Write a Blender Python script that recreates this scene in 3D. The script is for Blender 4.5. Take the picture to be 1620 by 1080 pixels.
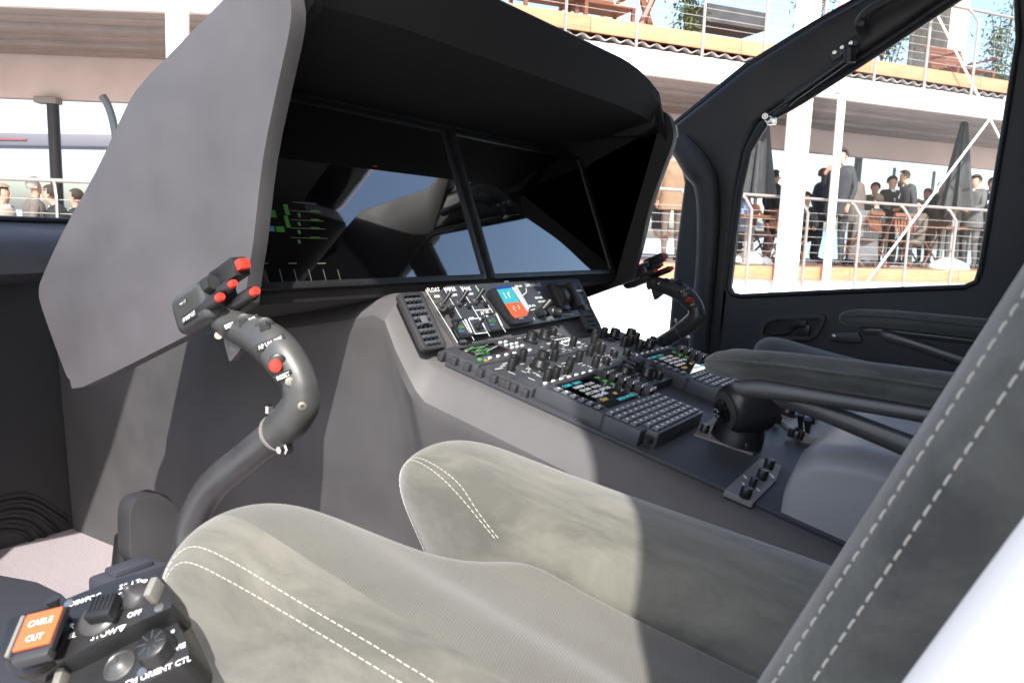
import bpy, bmesh, math, random
import numpy as np
from mathutils import Vector, Matrix
from mathutils.bvhtree import BVHTree
random.seed(7)
S = bpy.context.scene
for o in list(bpy.data.objects): bpy.data.objects.remove(o)
COL = S.collection
R = math.radians

# ------------------------------------------------------------------ camera
FPX = 1250.0                                   # focal length in pixels of a 1620 px wide frame
psi, th, ro = R(32.8), R(7.8), R(2.2)
CD = Vector((-math.sin(psi)*math.cos(th), math.cos(psi)*math.cos(th), -math.sin(th)))
_r0 = Vector((math.cos(psi), math.sin(psi), 0)); _u0 = _r0.cross(CD)
CR = _r0*math.cos(ro)+_u0*math.sin(ro); CU = _u0*math.cos(ro)-_r0*math.sin(ro)
CAM = Vector((0.6029, -1.0889, 0.69))
cd = bpy.data.cameras.new('camera'); cam = bpy.data.objects.new('camera', cd); COL.objects.link(cam)
m3 = Matrix((CR, CU, -CD)).transposed()
cam.matrix_world = Matrix.Translation(CAM) @ m3.to_4x4()
cd.sensor_width = 36; cd.lens = 36*FPX/1620; cd.clip_start = 0.02; cd.clip_end = 9000
S.camera = cam
cd.dof.use_dof = True; cd.dof.focus_distance = 1.15; cd.dof.aperture_fstop = 16
# ------------------------------------------------------------------ light
SUN = Vector((.19, -.26, .345)).normalized()    # towards the sun
w = bpy.data.worlds.new('World'); S.world = w; w.use_nodes = True
nt = w.node_tree; bg = nt.nodes['Background']
sk = nt.nodes.new('ShaderNodeTexSky'); sk.sky_type = 'NISHITA'; sk.sun_disc = False
sk.sun_elevation = math.asin(SUN.z); sk.sun_rotation = math.atan2(SUN.x, SUN.y)
sk.air_density = 1.0; sk.dust_density = 2.5; sk.ozone_density = 1.0
nt.links.new(sk.outputs[0], bg.inputs[0]); bg.inputs[1].default_value = 0.15
sl = bpy.data.lights.new('sun', 'SUN'); sl.energy = 3.5; sl.angle = R(.55); sl.color = (1, .955, .89)
so = bpy.data.objects.new('sun', sl); COL.objects.link(so)
so.rotation_euler = SUN.to_track_quat('Z', 'Y').to_euler(); so.location = (3, -4, 8)
S.view_settings.view_transform = 'Standard'; S.view_settings.look = 'None'
S.view_settings.gamma = 1; S.view_settings.use_curve_mapping = False
S.view_settings.exposure = 1.5
S.render.engine = 'CYCLES'

# ------------------------------------------------------------------ helpers
def ray(x, y): return CD+CR*((x-810)/FPX)-CU*((y-540)/FPX)
def hit(x, y, ax, val):
    q = ray(x, y); return CAM+q*((val-CAM[ax])/q[ax])
def onp(x, y, P0, n):
    q = ray(x, y); return CAM+q*((P0-CAM).dot(n)/q.dot(n))
def frame(o, ex, ey):
    ex = Vector(ex).normalized(); ez = ex.cross(Vector(ey)).normalized(); ey = ez.cross(ex)
    M = Matrix((ex, ey, ez)).transposed().to_4x4(); M.translation = Vector(o); return M
T = Matrix.Translation
W = {}
def root(name, loc=(0,0,0), label=None, cat=None, group=None):
    o = bpy.data.objects.new(name, None); COL.objects.link(o); o.location = loc; o.empty_display_size = .05
    W[o.name] = Vector(loc); tag(o, label, cat, group); return o
def tag(o, label=None, cat=None, group=None, kind=None):
    if label: o['label'] = label
    if cat: o['category'] = cat
    if group: o['group'] = group
    if kind: o['kind'] = kind
    return o
def add(name, me, parent=None):
    o = bpy.data.objects.new(name, me); COL.objects.link(o)
    if parent is not None: o.parent = parent; W[o.name] = W[parent.name]
    else: W[o.name] = Vector()
    return o
def fin(bm, ang=38):
    bmesh.ops.recalc_face_normals(bm, faces=bm.faces)
    ca = math.cos(R(ang))
    for f in bm.faces: f.smooth = True
    for e in bm.edges:
        if len(e.link_faces) == 2:
            if e.link_faces[0].normal.dot(e.link_faces[1].normal) < ca: e.smooth = False
def part(name, bm, mat, parent=None, ang=38, kind=None):
    bm.normal_update(); fin(bm, ang)
    if parent is not None: bmesh.ops.translate(bm, verts=bm.verts, vec=-W[parent.name])
    me = bpy.data.meshes.new(name); bm.to_mesh(me); bm.free()
    for m in (mat if isinstance(mat, (list, tuple)) else [mat]): me.materials.append(m)
    o = add(name, me, parent)
    if kind: o['kind'] = kind
    return o
def leaf(name, me, M, parent):
    """an instance sharing mesh data, placed by a world matrix"""
    o = bpy.data.objects.new(name, me); COL.objects.link(o); o.parent = parent
    o.matrix_basis = T(-W[parent.name]) @ M; return o
def mesh_of(name, bm, mat, ang=38):
    bm.normal_update(); fin(bm, ang); me = bpy.data.meshes.new(name); bm.to_mesh(me); bm.free()
    for m in (mat if isinstance(mat, (list, tuple)) else [mat]): me.materials.append(m)
    return me
def B(): return bmesh.new()
def box(bm, M, sx, sy, sz, bev=0, seg=2, mi=0):
    r = bmesh.ops.create_cube(bm, size=1, matrix=M @ Matrix.Diagonal((sx, sy, sz, 1)))
    vs = r['verts']; fs = {f for v in vs for f in v.link_faces}
    if bev:
        es = list({e for v in vs for e in v.link_edges})
        rr = bmesh.ops.bevel(bm, geom=es, offset=bev, segments=seg, affect='EDGES', profile=.6)
        fs |= set(rr['faces'])
    if mi:
        for f in fs:
            if f.is_valid: f.material_index = mi
    return bm
def boxab(bm, a, b, bev=0, seg=2, mi=0):
    a = Vector(a); b = Vector(b); c = (a+b)/2; d = b-a
    return box(bm, T(c), abs(d.x), abs(d.y), abs(d.z), bev, seg, mi)
def lathe(bm, M, prof, seg=20, mi=0, flute=0):
    """prof: (r,z) pairs bottom to top"""
    rings = []
    for (r, z) in prof:
        ring = []
        for k in range(seg):
            a = 2*math.pi*k/seg; rr = r*(1+(flute if k % 2 else 0))
            ring.append(bm.verts.new(M @ Vector((rr*math.cos(a), rr*math.sin(a), z))))
        rings.append(ring)
    for i in range(len(rings)-1):
        for k in range(seg):
            f = bm.faces.new((rings[i][k], rings[i][(k+1) % seg], rings[i+1][(k+1) % seg], rings[i+1][k])); f.material_index = mi
    f = bm.faces.new(rings[0][::-1]); f.material_index = mi
    f = bm.faces.new(rings[-1]); f.material_index = mi
    return bm
def smooth_path(pts, rad, n=6):
    P = [Vector(p) for p in pts]; out = []; ro_ = []
    for i in range(len(P)-1):
        p0, p1, p2, p3 = P[max(i-1,0)], P[i], P[i+1], P[min(i+2,len(P)-1)]
        for k in range(n):
            t = k/n
            out.append(.5*((2*p1)+(p2-p0)*t+(2*p0-5*p1+4*p2-p3)*t*t+(3*p1-p0-3*p2+p3)*t**3))
            ro_.append(rad[i]*(1-t)+rad[i+1]*t)
    out.append(P[-1]); ro_.append(rad[-1]); return out, ro_
def tube(bm, pts, rad, seg=12, flat=1.0, side=None, mi=0, caps=True):
    pts = [Vector(p) for p in pts]
    if not isinstance(rad, (list, tuple)): rad = [rad]*len(pts)
    rings = []; up = None
    for i, p in enumerate(pts):
        t = (pts[min(i+1,len(pts)-1)]-pts[max(i-1,0)]).normalized()
        if side is not None: a = Vector(side)
        else:
            if up is None: up = Vector((0,0,1)) if abs(t.z) < .9 else Vector((1,0,0))
            a = t.cross(up)
        a = (a-t*a.dot(t)).normalized(); b = t.cross(a)
        if side is None: up = a.cross(t)
        rings.append([bm.verts.new(p+(a*math.cos(2*math.pi*k/seg)*flat+b*math.sin(2*math.pi*k/seg))*rad[i]) for k in range(seg)])
    for i in range(len(rings)-1):
        for k in range(seg):
            f = bm.faces.new((rings[i][k], rings[i][(k+1)%seg], rings[i+1][(k+1)%seg], rings[i+1][k])); f.material_index = mi
    if caps:
        for g in (rings[0][::-1], rings[-1]):
            f = bm.faces.new(g); f.material_index = mi
    return bm
def rod(bm, a, b, r, seg=10, mi=0): return tube(bm, [a, b], r, seg, mi=mi)
def rpoly(pts, r, n=5):
    """round the corners of a 2d polygon; r one number or a list"""
    out = []; m = len(pts)
    for i in range(m):
        p = Vector(pts[i]).to_2d(); a = Vector(pts[i-1]).to_2d(); b = Vector(pts[(i+1)%m]).to_2d()
        rr = r[i] if isinstance(r, (list, tuple)) else r
        va = a-p; vb = b-p; la, lb = va.length, vb.length
        rr = min(rr, la*.48, lb*.48)
        if rr < 1e-5: out.append(p); continue
        p1 = p+va/la*rr; p2 = p+vb/lb*rr
        for k in range(n+1):
            t = k/n; out.append(p1*(1-t)**2+p*2*t*(1-t)+p2*t*t)
    return out
def prism(bm, outline, M, depth, holes=(), bev=0, seg=2, mi=0):
    """flat polygon (xy of M) with holes, extruded along -z of M by depth, rims bevelled"""
    tmp = bmesh.new(); edges = []
    for loop in [outline]+list(holes):
        vs = [tmp.verts.new((p[0], p[1], 0)) for p in loop]
        for i in range(len(vs)): edges.append(tmp.edges.new((vs[i], vs[(i+1) % len(vs)])))
    bmesh.ops.triangle_fill(tmp, use_beauty=True, use_dissolve=False, edges=edges)
    bmesh.ops.recalc_face_normals(tmp, faces=tmp.faces)
    if tmp.faces and sum(f.normal.z*f.calc_area() for f in tmp.faces) < 0:
        bmesh.ops.reverse_faces(tmp, faces=tmp.faces)
    rim = [e for e in tmp.edges if len(e.link_faces) == 1]
    g = bmesh.ops.extrude_face_region(tmp, geom=list(tmp.faces))
    vs = [v for v in g['geom'] if isinstance(v, bmesh.types.BMVert)]
    bmesh.ops.translate(tmp, verts=vs, vec=(0, 0, -depth))
    bmesh.ops.recalc_face_normals(tmp, faces=tmp.faces)
    if bev:
        es = [e for e in tmp.edges if len(e.link_faces) == 2 and e.link_faces[0].normal.dot(e.link_faces[1].normal) < .25
              and abs(e.verts[0].co.z-e.verts[1].co.z) < 1e-6]
        bmesh.ops.bevel(tmp, geom=es, offset=bev, segments=seg, affect='EDGES', profile=.5, clamp_overlap=True)
    bmesh.ops.transform(tmp, matrix=M, verts=tmp.verts)
    if mi:
        for f in tmp.faces: f.material_index = mi
    me = bpy.data.meshes.new('tmp'); tmp.to_mesh(me); tmp.free(); bm.from_mesh(me); bpy.data.meshes.remove(me)
    return bm
def rect(w, h, r=0, cx=0, cy=0, n=4):
    p = [(cx-w/2, cy-h/2), (cx+w/2, cy-h/2), (cx+w/2, cy+h/2), (cx-w/2, cy+h/2)]
    return rpoly(p, r, n) if r else [Vector(q) for q in p]
def loft(bm, rings, closed=True, cap=True, mi=0):
    RR = [[bm.verts.new(p) for p in r] for r in rings]; n = len(RR[0])
    for i in range(len(RR)-1):
        for k in range(n if closed else n-1):
            f = bm.faces.new((RR[i][k], RR[i][(k+1)%n], RR[i+1][(k+1)%n], RR[i+1][k])); f.material_index = mi
    if cap and closed:
        bm.faces.new(RR[0][::-1]).material_index = mi; bm.faces.new(RR[-1]).material_index = mi
    return bm
def text(body, size, M, mat, parent, name='lettering', bold=0, align='CENTER', sx=1.0, kind=None):
    cu = bpy.data.curves.new('t', 'FONT'); cu.body = body; cu.size = size; cu.align_x = align; cu.align_y = 'CENTER'
    cu.offset = bold; cu.resolution_u = 2
    ob = bpy.data.objects.new('t', cu); COL.objects.link(ob)
    me = bpy.data.meshes.new_from_object(ob.evaluated_get(bpy.context.evaluated_depsgraph_get()))
    bpy.data.objects.remove(ob); bpy.data.curves.remove(cu)
    me.transform(T(-W[parent.name]) @ M @ Matrix.Diagonal((sx, 1, 1, 1))); me.materials.clear(); me.materials.append(mat); me.name = name
    o = bpy.data.objects.new(name, me); COL.objects.link(o); o.parent = parent; W[o.name] = W[parent.name]
    return o
def copytree(o, parent=None):
    c = o.copy(); COL.objects.link(c); c.parent = parent; W[c.name] = W[o.name]
    for ch in [x for x in bpy.data.objects if x.parent == o]: copytree(ch, c)
    return c

# ------------------------------------------------------------------ materials
MATS = {}
def mat(name, col, rough=.5, var=0.0, vscale=8, bump=0, bscale=200, metal=0, spec=.5, coat=0, sheen=0, rvar=0, emit=None, estr=0, detail=4, coord='Object', dist=.002):
    m = bpy.data.materials.new(name); m.use_nodes = True; n = m.node_tree; b = n.nodes['Principled BSDF']
    b.inputs['Base Color'].default_value = (*col, 1); b.inputs['Roughness'].default_value = rough
    b.inputs['Metallic'].default_value = metal; b.inputs['Specular IOR Level'].default_value = spec
    b.inputs['Coat Weight'].default_value = coat; b.inputs['Sheen Weight'].default_value = sheen
    if emit: b.inputs['Emission Color'].default_value = (*emit, 1); b.inputs['Emission Strength'].default_value = estr
    tc = n.nodes.new('ShaderNodeTexCoord')
    if var or rvar:
        nz = n.nodes.new('ShaderNodeTexNoise'); nz.inputs['Scale'].default_value = vscale; nz.inputs['Detail'].default_value = detail
        nz.inputs['Roughness'].default_value = .6; n.links.new(tc.outputs[coord], nz.inputs['Vector'])
        if var:
            rp = n.nodes.new('ShaderNodeMapRange'); rp.inputs[1].default_value = .3; rp.inputs[2].default_value = .7
            rp.inputs[3].default_value = 1-var; rp.inputs[4].default_value = 1+var; n.links.new(nz.outputs[0], rp.inputs[0])
            mx = n.nodes.new('ShaderNodeVectorMath'); mx.operation = 'SCALE'; mx.inputs[0].default_value = col
            n.links.new(rp.outputs[0], mx.inputs['Scale']); n.links.new(mx.outputs[0], b.inputs['Base Color'])
        if rvar:
            rp = n.nodes.new('ShaderNodeMapRange'); rp.inputs[1].default_value = .3; rp.inputs[2].default_value = .7
            rp.inputs[3].default_value = rough-rvar; rp.inputs[4].default_value = rough+rvar
            n.links.new(nz.outputs[0], rp.inputs[0]); n.links.new(rp.outputs[0], b.inputs['Roughness'])
    if bump:
        n2 = n.nodes.new('ShaderNodeTexNoise'); n2.inputs['Scale'].default_value = bscale; n2.inputs['Detail'].default_value = 2
        n.links.new(tc.outputs[coord], n2.inputs['Vector'])
        bp = n.nodes.new('ShaderNodeBump'); bp.inputs['Strength'].default_value = bump; bp.inputs['Distance'].default_value = dist
        n.links.new(n2.outputs[0], bp.inputs['Height']); n.links.new(bp.outputs[0], b.inputs['Normal'])
    MATS[name] = m; return m
hoodm = mat('hood_paint', (.070,.067,.073), .55, .16, 7, .10, 900, rvar=.06, dist=.0004)
vinyl = mat('console_vinyl', (.073,.071,.075), .6, .13, 9, .12, 1400, rvar=.06, dist=.0004)
trim = mat('dark_trim', (.030,.030,.033), .55, .15, 6, .15, 1100, rvar=.08, dist=.0004)
doorm = mat('door_trim', (.027,.027,.030), .6, .12, 5, .15, 900, dist=.0004)
black = mat('black_plastic', (.014,.014,.015), .4, .1, 40, rvar=.08)
gripm = mat('grip_rubber', (.045,.046,.046), .38, .14, 18, .10, 700, rvar=.1, dist=.0003)
metalb = mat('painted_tube', (.042,.042,.045), .34, .12, 14, rvar=.1)
panelm = mat('avionics_face', (.042,.045,.053), .42, .12, 30, rvar=.1)
keym = mat('key_grey', (.10,.11,.13), .4)
white = mat('white_print', (.8,.8,.8), .5)
printg = mat('panel_print', (.5,.5,.5), .5)
red = mat('red_button', (.50,.035,.022), .35)
orange = mat('orange_guard', (.72,.10,.03), .4, .05, 60)
steel = mat('steel', (.6,.58,.55), .25, metal=1)
chrome = mat('screw_metal', (.55,.5,.42), .3, metal=1)
greyp = mat('grey_housing', (.30,.293,.29), .45, .05, 5, .06, 900, rvar=.06, dist=.0004)
bulkm = mat('bulkhead_trim', (.019,.019,.021), .6, .12, 6)
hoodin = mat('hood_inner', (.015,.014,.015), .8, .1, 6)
pedtop = mat('pedestal_top', (.036,.039,.046), .5, .12, 8, .1, 900, rvar=.08, dist=.0004)
clip = mat('grey_clip', (.16,.155,.14), .5)
lens = mat('black_lens', (.004,.004,.005), .08)
def suede(name, c0, c1, scale, sheen=.35):
    m = bpy.data.materials.new(name); m.use_nodes = True; n = m.node_tree; b = n.nodes['Principled BSDF']; L = n.links.new
    tc = n.nodes.new('ShaderNodeTexCoord')
    mp = n.nodes.new('ShaderNodeMapping'); mp.inputs['Scale'].default_value = (.5, 1.6, 1); mp.inputs['Rotation'].default_value = (.2, .3, .6)
    L(tc.outputs['Object'], mp.inputs[0])
    a = n.nodes.new('ShaderNodeTexNoise'); a.inputs['Scale'].default_value = scale*1.6; a.inputs['Detail'].default_value = 9; a.inputs['Roughness'].default_value = .68; a.inputs['Distortion'].default_value = .5
    a2 = n.nodes.new('ShaderNodeTexNoise'); a2.inputs['Scale'].default_value = scale*.45; a2.inputs['Detail'].default_value = 3
    L(mp.outputs[0], a.inputs['Vector']); L(tc.outputs['Object'], a2.inputs['Vector'])
    av = n.nodes.new('ShaderNodeMath'); av.operation = 'MULTIPLY_ADD'; av.inputs[1].default_value = .6; L(a.outputs[0], av.inputs[0])
    a3 = n.nodes.new('ShaderNodeMath'); a3.operation = 'MULTIPLY'; a3.inputs[1].default_value = .4; L(a2.outputs[0], a3.inputs[0]); L(a3.outputs[0], av.inputs[2])
    r = n.nodes.new('ShaderNodeValToRGB'); r.color_ramp.elements[0].position = .40; r.color_ramp.elements[0].color = (*c0, 1)
    r.color_ramp.elements[1].position = .60; r.color_ramp.elements[1].color = (*c1, 1); L(av.outputs[0], r.inputs[0])
    L(r.outputs[0], b.inputs['Base Color']); b.inputs['Roughness'].default_value = .88; b.inputs['Sheen Weight'].default_value = sheen
    b.inputs['Sheen Roughness'].default_value = .5; b.inputs['Specular IOR Level'].default_value = .15
    f = n.nodes.new('ShaderNodeTexNoise'); f.inputs['Scale'].default_value = 1500; L(tc.outputs['Object'], f.inputs['Vector'])
    bp = n.nodes.new('ShaderNodeBump'); bp.inputs['Strength'].default_value = .25; bp.inputs['Distance'].default_value = .0006
    wr = n.nodes.new('ShaderNodeTexNoise'); wr.inputs['Scale'].default_value = 22; wr.inputs['Detail'].default_value = 4; wr.inputs['Distortion'].default_value = .8; L(mp.outputs[0], wr.inputs['Vector'])
    b2 = n.nodes.new('ShaderNodeBump'); b2.inputs['Strength'].default_value = .22; b2.inputs['Distance'].default_value = .008; L(wr.outputs[0], b2.inputs['Height'])
    L(f.outputs[0], bp.inputs['Height']); L(b2.outputs[0], bp.inputs['Normal']); L(bp.outputs[0], b.inputs['Normal']); return m
suede1 = suede('suede', (.074,.073,.063), (.140,.135,.112), 13)
suede2 = suede('suede_dark', (.036,.038,.037), (.092,.094,.087), 11, .25)
def ribbed(name, c, freq):
    m = bpy.data.materials.new(name); m.use_nodes = True; n = m.node_tree; b = n.nodes['Principled BSDF']; L = n.links.new
    tc = n.nodes.new('ShaderNodeTexCoord'); wv = n.nodes.new('ShaderNodeTexWave'); wv.wave_type = 'BANDS'; wv.bands_direction = 'X'
    wv.inputs['Scale'].default_value = freq; wv.inputs['Distortion'].default_value = .15
    mp = n.nodes.new('ShaderNodeMapping'); mp.inputs['Rotation'].default_value = (0, 0, R(-20)); L(tc.outputs['Object'], mp.inputs[0]); L(mp.outputs[0], wv.inputs['Vector'])
    nz = n.nodes.new('ShaderNodeTexNoise'); nz.inputs['Scale'].default_value = 9; nz.inputs['Detail'].default_value = 5; L(tc.outputs['Object'], nz.inputs['Vector'])
    mr = n.nodes.new('ShaderNodeMapRange'); mr.inputs[1].default_value = .3; mr.inputs[2].default_value = .7; mr.inputs[3].default_value = .84; mr.inputs[4].default_value = 1.14
    L(nz.outputs[0], mr.inputs[0])
    mw = n.nodes.new('ShaderNodeMapRange'); mw.inputs[3].default_value = .88; mw.inputs[4].default_value = 1.08; L(wv.outputs['Fac'], mw.inputs[0])
    mu = n.nodes.new('ShaderNodeMath'); mu.operation = 'MULTIPLY'; L(mr.outputs[0], mu.inputs[0]); L(mw.outputs[0], mu.inputs[1])
    sc = n.nodes.new('ShaderNodeVectorMath'); sc.operation = 'SCALE'; sc.inputs[0].default_value = c; L(mu.outputs[0], sc.inputs['Scale'])
    L(sc.outputs[0], b.inputs['Base Color']); b.inputs['Roughness'].default_value = .8; b.inputs['Sheen Weight'].default_value = .25; b.inputs['Specular IOR Level'].default_value = .2
    bp = n.nodes.new('ShaderNodeBump'); bp.inputs['Strength'].default_value = .35; bp.inputs['Distance'].default_value = .0008
    L(wv.outputs['Fac'], bp.inputs['Height']); L(bp.outputs[0], b.inputs['Normal']); return m
ribm = ribbed('ribbed_fabric', (.106,.103,.089), 160)
meshm = mat('blue_mesh_fabric', (.10,.115,.14), .8, .25, 700, .4, 700, dist=.001)
carpet = mat('carpet', (.24,.205,.22), .95, .22, 260, .6, 420, sheen=.2, dist=.002, detail=6)
sillm = mat('sill_rubber', (.040,.042,.055), .5, .1, 8, .1, 600, dist=.0004)
shellw = mat('white_shell', (.84,.81,.77), .35, .03, 5)
thread = mat('thread', (.40,.385,.345), .8)
gasket = mat('gasket', (.008,.008,.009), .45)

def glassm(name, tint=(1,1,1), refl=1.45, dirt=.02):
    m = bpy.data.materials.new(name); m.use_nodes = True; n = m.node_tree; n.nodes.clear(); L = n.links.new
    out = n.nodes.new('ShaderNodeOutputMaterial'); tr = n.nodes.new('ShaderNodeBsdfTransparent'); tr.inputs[0].default_value = (*tint, 1)
    gl = n.nodes.new('ShaderNodeBsdfGlossy'); gl.inputs['Roughness'].default_value = .01
    fr = n.nodes.new('ShaderNodeFresnel'); fr.inputs[0].default_value = refl
    df = n.nodes.new('ShaderNodeBsdfDiffuse'); df.inputs[0].default_value = (.8,.8,.8,1)
    m1 = n.nodes.new('ShaderNodeMixShader'); m1.inputs[0].default_value = dirt; L(tr.outputs[0], m1.inputs[1]); L(df.outputs[0], m1.inputs[2])
    m2 = n.nodes.new('ShaderNodeMixShader'); L(fr.outputs[0], m2.inputs[0]); L(m1.outputs[0], m2.inputs[1]); L(gl.outputs[0], m2.inputs[2])
    L(m2.outputs[0], out.inputs[0]); return m
paneg = glassm('clear_glass', (.95,.96,.96), 1.25, .012)
# big black display glass: smooth dark mirror
scr = mat('display_glass', (.0025,.0025,.003), .03, spec=.8, coat=.6)
scr.node_tree.nodes['Principled BSDF'].inputs['Coat Roughness'].default_value = .02; scr.node_tree.nodes['Principled BSDF'].inputs['Coat IOR'].default_value = 2.1; scr.node_tree.nodes['Principled BSDF'].inputs['Coat Weight'].default_value = 1
def emit(name, col, s=1.0, rough=.3):
    return mat(name, tuple(c*.3 for c in col), rough, emit=col, estr=s)
e_green = emit('display_green', (.10,.42,.04), .03); e_blue = emit('display_blue', (.12,.35,.6), .04)
e_grey = emit('display_grey', (.3,.3,.22), .012); e_red = emit('display_red', (.6,.02,.01), .12)
e_cyan = emit('display_cyan', (.06,.5,.6), .22); e_orange = emit('display_orange', (.75,.12,.03), .3)
e_white = emit('display_white', (.7,.72,.75), .22); e_navy = emit('display_navy', (.02,.06,.3), .25)
e_lime = emit('display_lime', (.15,.6,.15), .2); e_amber = emit('display_amber', (.7,.42,.03), .2)

# ================================================================== airframe
air = root('helicopter_airframe', (0,0,0), 'dark cockpit shell with floor, door pillars, roof and windshield round the two seats', 'helicopter')
# floor
bm = B(); boxab(bm, (-1.12,-1.02,-.05), (1.4,1.02,0)); part('floor', bm, carpet, air)
# forward bulkhead with curved vent slots, coaming on top
bh = B(); boxab(bh, (-1.2,-1.0,-.05), (-1.12,1.0,.60), .01); bulk = part('bulkhead', bh, bulkm, air)
def slot_pts(dy, dz):
    base = [(-15,803),(30,792),(60,797),(90,812),(118,833)]
    return [hit(x, y, 0, -1.119)+Vector((0,dy,dz)) for x, y in base]
for k, off in enumerate((0, 1, 2, 3)):
    pts = [hit(x-off*9+(6 if k else 0), y+off*16, 0, -1.121) for x, y in [(-25,806),(10,793),(38,790),(62,797),(104-off*10,824-off*2)]]
    sp, rr = smooth_path(pts, [.006]*5, 6)
    bm = B(); tube(bm, sp, rr, 8); part('vent_slot', bm, gasket, bulk)
    lip = [p+Vector((.004,0,.014)) for p in sp]; bm = B(); tube(bm, lip, .0014, 6); part('vent_rim', bm, black, bulk)
# coaming: rounded ledge sweeping up to the windshield base
prof = [(-1.09,.575),(-1.10,.60),(-1.13,.635),(-1.20,.655),(-1.30,.660),(-1.36,.672),(-1.40,.668),(-1.40,.55),(-1.15,.55)]
rings = []
for k in range(17):
    y = -1.0+2*k/16; cx = .55*(abs(y)/1.0)**2.2
    rings.append([Vector((x+cx, y, z)) for x, z in prof])
bm = B(); loft(bm, rings); part('coaming', bm, vinyl, air, 60)
# windshield gasket + glass
def wpt(y, t):
    cx = .55*(abs(y)/1.0)**2.2
    b = Vector((-1.375+cx, y, .672)); e = Vector((-.22+.1*abs(y), y*.95, 1.60-.06*abs(y)**2))
    p = b.lerp(e, t); p.x -= .10*math.sin(math.pi*t)*(1-.5*abs(y)); p.z += .09*math.sin(math.pi*t); return p
bm = B(); tube(bm, [wpt(-1+2*k/16, 0)+Vector((.01,0,.004)) for k in range(17)], .009, 8); part('windshield_gasket', bm, gasket, air)
bm = B()
G = [[bm.verts.new(wpt(-1+2*k/16, j/8)) for k in range(17)] for j in range(9)]
for j in range(8):
    for k in range(16): bm.faces.new((G[j][k],G[j][k+1],G[j+1][k+1],G[j+1][k]))
part('windshield', bm, paneg, air, 80)
# roof: a plate with two overhead windows each side
MR = frame((0,0,1.64), (1,0,0), (0,1,0))
ro_out = rpoly([(-.35,-.85),(-.15,-.99),(.40,-1.01),(.40,-.68),(.68,-.68),(.74,-1.03),(1.5,-1.03),(1.5,1.03),(.76,1.03),(.70,.74),(.42,.74),(.42,1.01),(-.15,.99),(-.35,.85)], [.1,.1,.02,.06,.08,.05,.02,.02,.05,.08,.06,.02,.1,.1])
RW = [(.40,.64),(.68,.64),(.73,.97),(.40,.97)]
hl = [rpoly([(.41,.73),(.71,.73),(.77,1.02),(.41,1.02)],.03), rpoly([(.39,-1.02),(.75,-1.02),(.69,-.67),(.39,-.67)],.03)]
bm = B(); prism(bm, ro_out, MR, .05, (), .012); part('roof_panel', bm, hoodm, air)
for hh in hl:
    cx = sum(p[0] for p in hh)/len(hh); cy = sum(p[1] for p in hh)/len(hh)
    bm = B(); prism(bm, [(cx+(p[0]-cx)*1.015, cy+(p[1]-cy)*1.03) for p in hh], frame((0,0,1.650),(1,0,0),(0,1,0)), .004); part('roof_window', bm, paneg, air)
# roof edge rails; unseen aft wall added to block light; left rear pillar
for s in (-1, 1):
    bm = B(); tube(bm, [(.80,s*1.03,1.615),(1.1,s*1.04,1.615),(1.5,s*1.04,1.615)], .025, 10); part('roof_rail', bm, trim, air)
bm = B(); boxab(bm, (1.42,-1.05,-.05), (1.48,1.05,1.6)); part('aft_light_block', bm, trim, air)
bm = B(); prism(bm, rpoly([(.70,-.05),(1.45,-.05),(1.45,1.6),(.735,1.6),(.765,1.45),(.76,1.2),(.72,.9)], .03), frame((0,-1.05,0),(1,0,0),(0,0,1)), .05, bev=.01); part('rear_pillar', bm, trim, air)
# unseen left front pillar, made extra wide to shade the footwell wall
bm = B(); prism(bm, rpoly([(-.98,.67),(-.80,.63),(-.24,1.42),(-.13,1.59),(-.42,1.59),(-.64,1.25)],.03), frame((0,-.975,0),(1,0,0),(0,0,1)), .05, bev=.012); part('shade_pillar', bm, trim, air)
bm = B(); prism(bm, rpoly([(-1.2,-.05),(-.55,-.05),(-.62,.5),(-.82,.68),(-1.2,.62)], .05), frame((0,-.98,0),(1,0,0),(0,0,1)), .04, bev=.01); part('nose_side', bm, trim, air)
# sill panel on the floor beside the pedals
o2 = [hit(x, y, 2, .05) for x, y in [(-60,898),(0,905),(60,916),(100,935),(128,962),(140,1000)]]
o2 = [(p.x, p.y) for p in o2]+[(-.3,-.62),(-.1,-.98),(-1.0,-.98)]
bm = B(); prism(bm, o2, frame((0,0,.05),(1,0,0),(0,1,0)), .05, bev=.012); part('floor_sill', bm, sillm, air)

# ---- right side: pillar frame (plane Y = 1.0) with quarter window opening
YD = 1.0
MP = frame((0,YD,0), (1,0,0), (0,0,1))          # local x = X, local y = Z, normal -Y (towards the camera)
def pp(l, y=YD): return [(hit(a, b, 1, y).x, hit(a, b, 1, y).z) for a, b in l]
beam_up = pp([(1066,196),(1180,105),(1290,37),(1365,-5),(1480,-75)])
beam_lo = pp([(1570,-50),(1480,8),(1400,62),(1330,108),(1262,150),(1215,180),(1196,196)])
win_l = pp([(1178,240),(1166,300),(1158,380),(1149,455),(1156,470)])
fr = beam_up+beam_lo+win_l+pp([(1150,640),(1040,640),(1052,560),(1066,400),(1080,290),(1076,268)])
bm = B(); prism(bm, fr, MP, .07, bev=.018, seg=3); part('door_pillar', bm, trim, air, 50)
bm = B(); prism(bm, [(.28,1.40),(.50,1.285),(.72,1.285),(.725,.0),(1.45,0),(1.45,1.58),(.78,1.58),(.68,1.575),(.40,1.425),(.30,1.43)], frame((0,1.005,0),(1,0,0),(0,0,1)), .05, bev=.008); part('cabin_side', bm, trim, air)
# thin roll where windshield meets the pillar
bm = B(); tube(bm, [hit(x, y, 1, 1.03) for x, y in [(1070,197),(1182,106),(1292,39),(1367,-3),(1480,-72)]], .012, 8); part('pillar_gasket', bm, gasket, air)
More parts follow.
